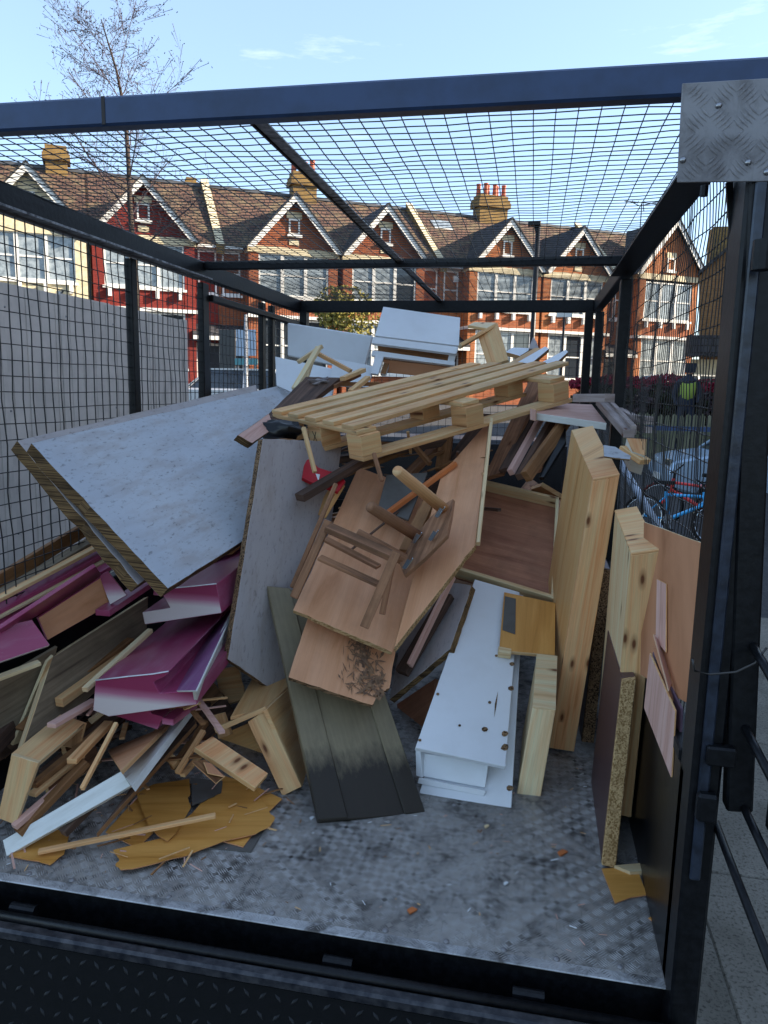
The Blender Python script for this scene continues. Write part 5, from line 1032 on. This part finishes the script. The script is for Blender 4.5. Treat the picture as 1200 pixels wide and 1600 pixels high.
def torus(name, c, ax, R1, r, mat, par, n=28, k=6):
    ax = A3(ax, float); ax /= np.linalg.norm(ax); t = A3([0, 0, 1.]); s = np.cross(ax, t); s /= np.linalg.norm(s); t = np.cross(s, ax); V = []; F = []
    for i in range(n):
        a = 2*math.pi*i/n; d = s*math.cos(a)+t*math.sin(a)
        for j in range(k): b = 2*math.pi*j/k; V.append(A3(c)+d*(R1+r*math.cos(b))+ax*r*math.sin(b))
    for i in range(n):
        for j in range(k): F.append((i*k+j, ((i+1) % n)*k+j, ((i+1) % n)*k+(j+1) % k, i*k+(j+1) % k))
    return ob(name, V, F, mat, par, smooth=True)
def bike(label, c, ang, tilt, col, col2, R1=.27, sc=1.):
    t = thing('bicycle', label, 'bicycle', c); d = A3([math.cos(ang), math.sin(ang), 0]); up = A3([-math.sin(ang)*math.sin(tilt), math.cos(ang)*math.sin(tilt), math.cos(tilt)]); ax = np.cross(d, up)
    P_ = lambda x, z, s=0: A3(c)+d*x*sc+up*z*sc+ax*s
    ca_, cb_ = flat('bike_paint_'+col, col, .3), flat('bike_paint_'+col2, col2, .3)
    for x in (-.45, .45):
        wh = torus('wheel', P_(x, R1), ax, R1*sc, .022, M['rubber'], t); torus('rim', P_(x, R1), ax, (R1-.03)*sc, .009, M['chrome'], wh)
        m = MB()
        for k in range(14): a = k*math.pi/7; m.tube([P_(x, R1), P_(x+(R1-.03)*math.cos(a), R1+(R1-.03)*math.sin(a))], .0015, 3)
        m.tube([P_(x, R1, -.04), P_(x, R1, .04)], .02, 8); m.build('spokes', M['chrome'], wh)
    m = MB()
    for a, b, r in (((-.45, .27), (-.12, .27), .009), ((-.12, .27), (-.2, .62), .016), ((-.2, .58), (.28, .60), .016), ((-.12, .27), (.3, .5), .02), ((-.45, .27), (-.19, .56), .009), ((.28, .66), (.32, .48), .02)): m.tube([P_(*a), P_(*b)], r*1.4, 8)
    m.build('frame', ca_, t)
    m = MB()
    for s in (-.05, .05): m.tube([P_(.31, .5, s*.6), P_(.45, .27, s)], .014, 7)
    m.build('fork', cb_, t); m = MB(); m.tube([P_(.28, .66), P_(.26, .76)], .014, 7); m.tube([P_(.24, .8, -.26), P_(.27, .76, -.1), P_(.27, .76, .1), P_(.24, .8, .26)], .012, 7); m.build('handlebar', M['black'], t)
    m = MB(); m.tube([P_(-.2, .62), P_(-.22, .72)], .012, 6); m.bar(P_(-.34, .73), P_(-.1, .74), .1, .05); m.build('saddle', M['rubber'], t)
    m = MB(); m.tube([P_(-.12, .27, .06), P_(-.05, .14, .06)], .01, 5); m.tube([P_(-.12, .27, -.06), P_(-.19, .4, -.06)], .01, 5); m.tube([P_(-.12, .27, .03), P_(-.12, .27, .045)], .07, 14); m.build('crank', M['galv'], t)
    bar('pedal', P_(-.05, .14, .06), P_(-.05, .14, .15), .05, .02, M['rubber'], t)
    m = MB(); m.tube([P_(.45+.3*math.cos(a), .27+.31*math.sin(a)) for a in np.linspace(.3, 2.4, 8)], .02, 6); m.build('mudguard', cb_, t)
bike('red framed bicycle leaning in the group of bicycles outside the right mesh', (4.15, 10.5, -.72), 2.6, .18, 'e03a34', 'e03a34', .29, 1.15)
bike('light blue bicycle with dark wheels in front of the red one, outside the right mesh', (3.72, 9.6, -.78), -.5, .12, '3fa6dc', '3fa6dc', .27, 1.12)
bike('dark bicycle with pale rims nearest the right post, behind the tan hardboard', (4.35, 9.9, -.78), 1.9, -.1, '2b2d33', '22242a', .29, 1.)
tube('leaning_pole', [at(968, 722, Y=4.2), at(1040, 842, Y=3.6)], .028, paint('silver_white_pole', 'b9c2cf', '6d7684', .6), label='silver white metal pole leaning just outside the right mesh', cat='pole', n=10)
# ================================================================ PERSON
def skin(name, verts, edges, rad, mat, par):
    me = bpy.data.meshes.new(name); c0 = WL[par.name]; me.from_pydata([tuple(A3(v)-c0) for v in verts], edges, []); me.materials.append(mat)
    o = bpy.data.objects.new(name, me); COL.objects.link(o); o.parent = par; mo = o.modifiers.new('s', 'SKIN')
    for v, r_ in zip(me.skin_vertices[0].data, rad): v.radius = (r_, r_)
    me.skin_vertices[0].data[0].use_root = True; mo.use_smooth_shade = True
    s_ = o.modifiers.new('ss', 'SUBSURF'); s_.levels = 1; s_.render_levels = 1; return o
pp = at(1077, 572, Y=15.2); hx, hy_, top = pp[0], 15.2, pp[2]; z0 = top-1.74
pr = thing('person', 'person in a hi-vis yellow green vest and dark cap walking beyond the right mesh', 'person', (hx, hy_, z0))
v = lambda x, z, y=0: (hx+x, hy_+y, z0+z)
vt = [v(0, .95), v(0, 1.2), v(0, 1.42), v(.01, 1.53), v(.02, 1.62, -.02), v(.02, 1.70, -.01), v(-.2, 1.40), v(-.26, 1.12), v(-.2, .92, -.12), v(.2, 1.40), v(.25, 1.14), v(.18, .98, -.16), v(-.1, .9), v(-.12, .5, -.06), v(-.12, .08, .06), v(-.12, .04, -.1), v(.1, .9), v(.12, .5, .02), v(.13, .08, .12), v(.13, .04, -.03)]
body = skin('body', vt, [(0, 1), (1, 2), (2, 3), (3, 4), (4, 5), (2, 6), (6, 7), (7, 8), (2, 9), (9, 10), (10, 11), (0, 12), (12, 13), (13, 14), (14, 15), (0, 16), (16, 17), (17, 18), (18, 19)],
            [.15, .15, .13, .055, .085, .08, .07, .05, .035, .07, .05, .035, .1, .075, .05, .045, .1, .075, .05, .045], flat('navy_workwear', '1d2436', .8), pr)
skin('hi_vis_vest', [v(0, .98), v(0, 1.2), v(0, 1.4), v(-.14, 1.41), v(.14, 1.41)], [(0, 1), (1, 2), (2, 3), (2, 4)], [.185, .18, .15, .09, .09], flat('hi_vis_cloth', '8fa043', .8), pr)
skin('head', [v(.02, 1.55, -.01), v(.02, 1.63, -.02), v(.02, 1.68, -.02)], [(0, 1), (1, 2)], [.075, .095, .085], flat('skin_tone', 'b58367', .6), pr)
skin('dark_cap', [v(.02, 1.70, .0), v(.02, 1.735, .0), v(.02, 1.70, -.12)], [(0, 1), (0, 2)], [.1, .07, .05], flat('cap_cloth', '1a1e2c', .8), pr)
# ================================================================ BARE TREE
def tree(base, h, seed):
    r = random.Random(seed); t = thing('bare_tree', 'tall bare tree with fine dark twigs in front of the red painted house', 'tree', base)
    tm = MB(); bmb = MB(); tw = []; F = []; cnt = [0]
    def grow(p, d, l, rad, dep, mb, path=None):
        k = max(3, int(l/.25)); pts = [A3(p)]; q = A3(p, float); dd = A3(d, float)
        if path is not None: pts = path; k = len(path)-1
        for i in range(k if path is None else 0):
            dd = dd+A3([r.gauss(0, .07), r.gauss(0, .07), r.gauss(.015, .04)]); dd /= np.linalg.norm(dd); q = q+dd*l/k; pts.append(q.copy())
        rr = np.linspace(rad, (rad*.12 if path is not None else rad*.4) if dep else .0055, k+1); mb.tube(pts, rr, 6 if rad > .03 else 4 if rad > .012 else 3, cap=False)
        if dep <= 0:
            for q in pts[1:]:
                for _ in range(2):
                    c = q+A3([r.gauss(0, .035) for _ in range(3)]); a = A3([r.gauss(0, 1) for _ in range(3)]); a /= np.linalg.norm(a); b = A3([-a[1], a[0], .3])
                    n = len(tw); tw.extend([c-a*.026, c+b*.010, c+a*.026, c-b*.010]); F.append((n, n+1, n+2, n+3))
            return
        nb = {3: 18, 2: 8, 1: 6}[dep]
        for i in range(nb):
            s = (.28 if dep == 3 else .15)+(.97-(.28 if dep == 3 else .15))*(i+r.random()*.6)/nb; j = min(k-1, int(s*k)); c = pts[j]
            az = r.uniform(0, 6.28) if dep < 3 else i*2.4; up = r.uniform(.55, 1.1) if dep == 3 else r.uniform(.1, .7)
            nd = A3([math.cos(az)-.45, math.sin(az), up]) if dep == 3 else dd*.75+A3([r.gauss(0, .6), r.gauss(0, .6), r.gauss(.15, .4)])
            nd /= np.linalg.norm(nd); grow(c, nd, l*(.25 if dep == 3 else .5)*(1.05-.6*s if dep == 3 else 1)*r.uniform(.8, 1.2), rr[j]*.36, dep-1, bmb)
    P_ = [A3(base)]+[at(*q, Y=12) for q in ((214, 560), (213, 450), (207, 380), (203, 320), (201, 260), (197, 200), (190, 150), (182, 110), (170, 70), (158, 30))]; pth = [P_[i]+(P_[i+1]-P_[i])*j/3 for i in range(len(P_)-1) for j in range(3)]+[P_[-1]]
    grow(base, (0.0, 0, 1), h, .075, 3, tm, pth)
    tm.build('trunk', M['bark'], t, smooth=True); bmb.build('branches', M['twig'], t, kind='stuff', smooth=True); ob('catkins', tw, F, M['twig'], t, kind='stuff'); return t
tb = at(213, 600, Y=12); tree((tb[0], 12, gz(tb[0], 12)), 9.0, 4)
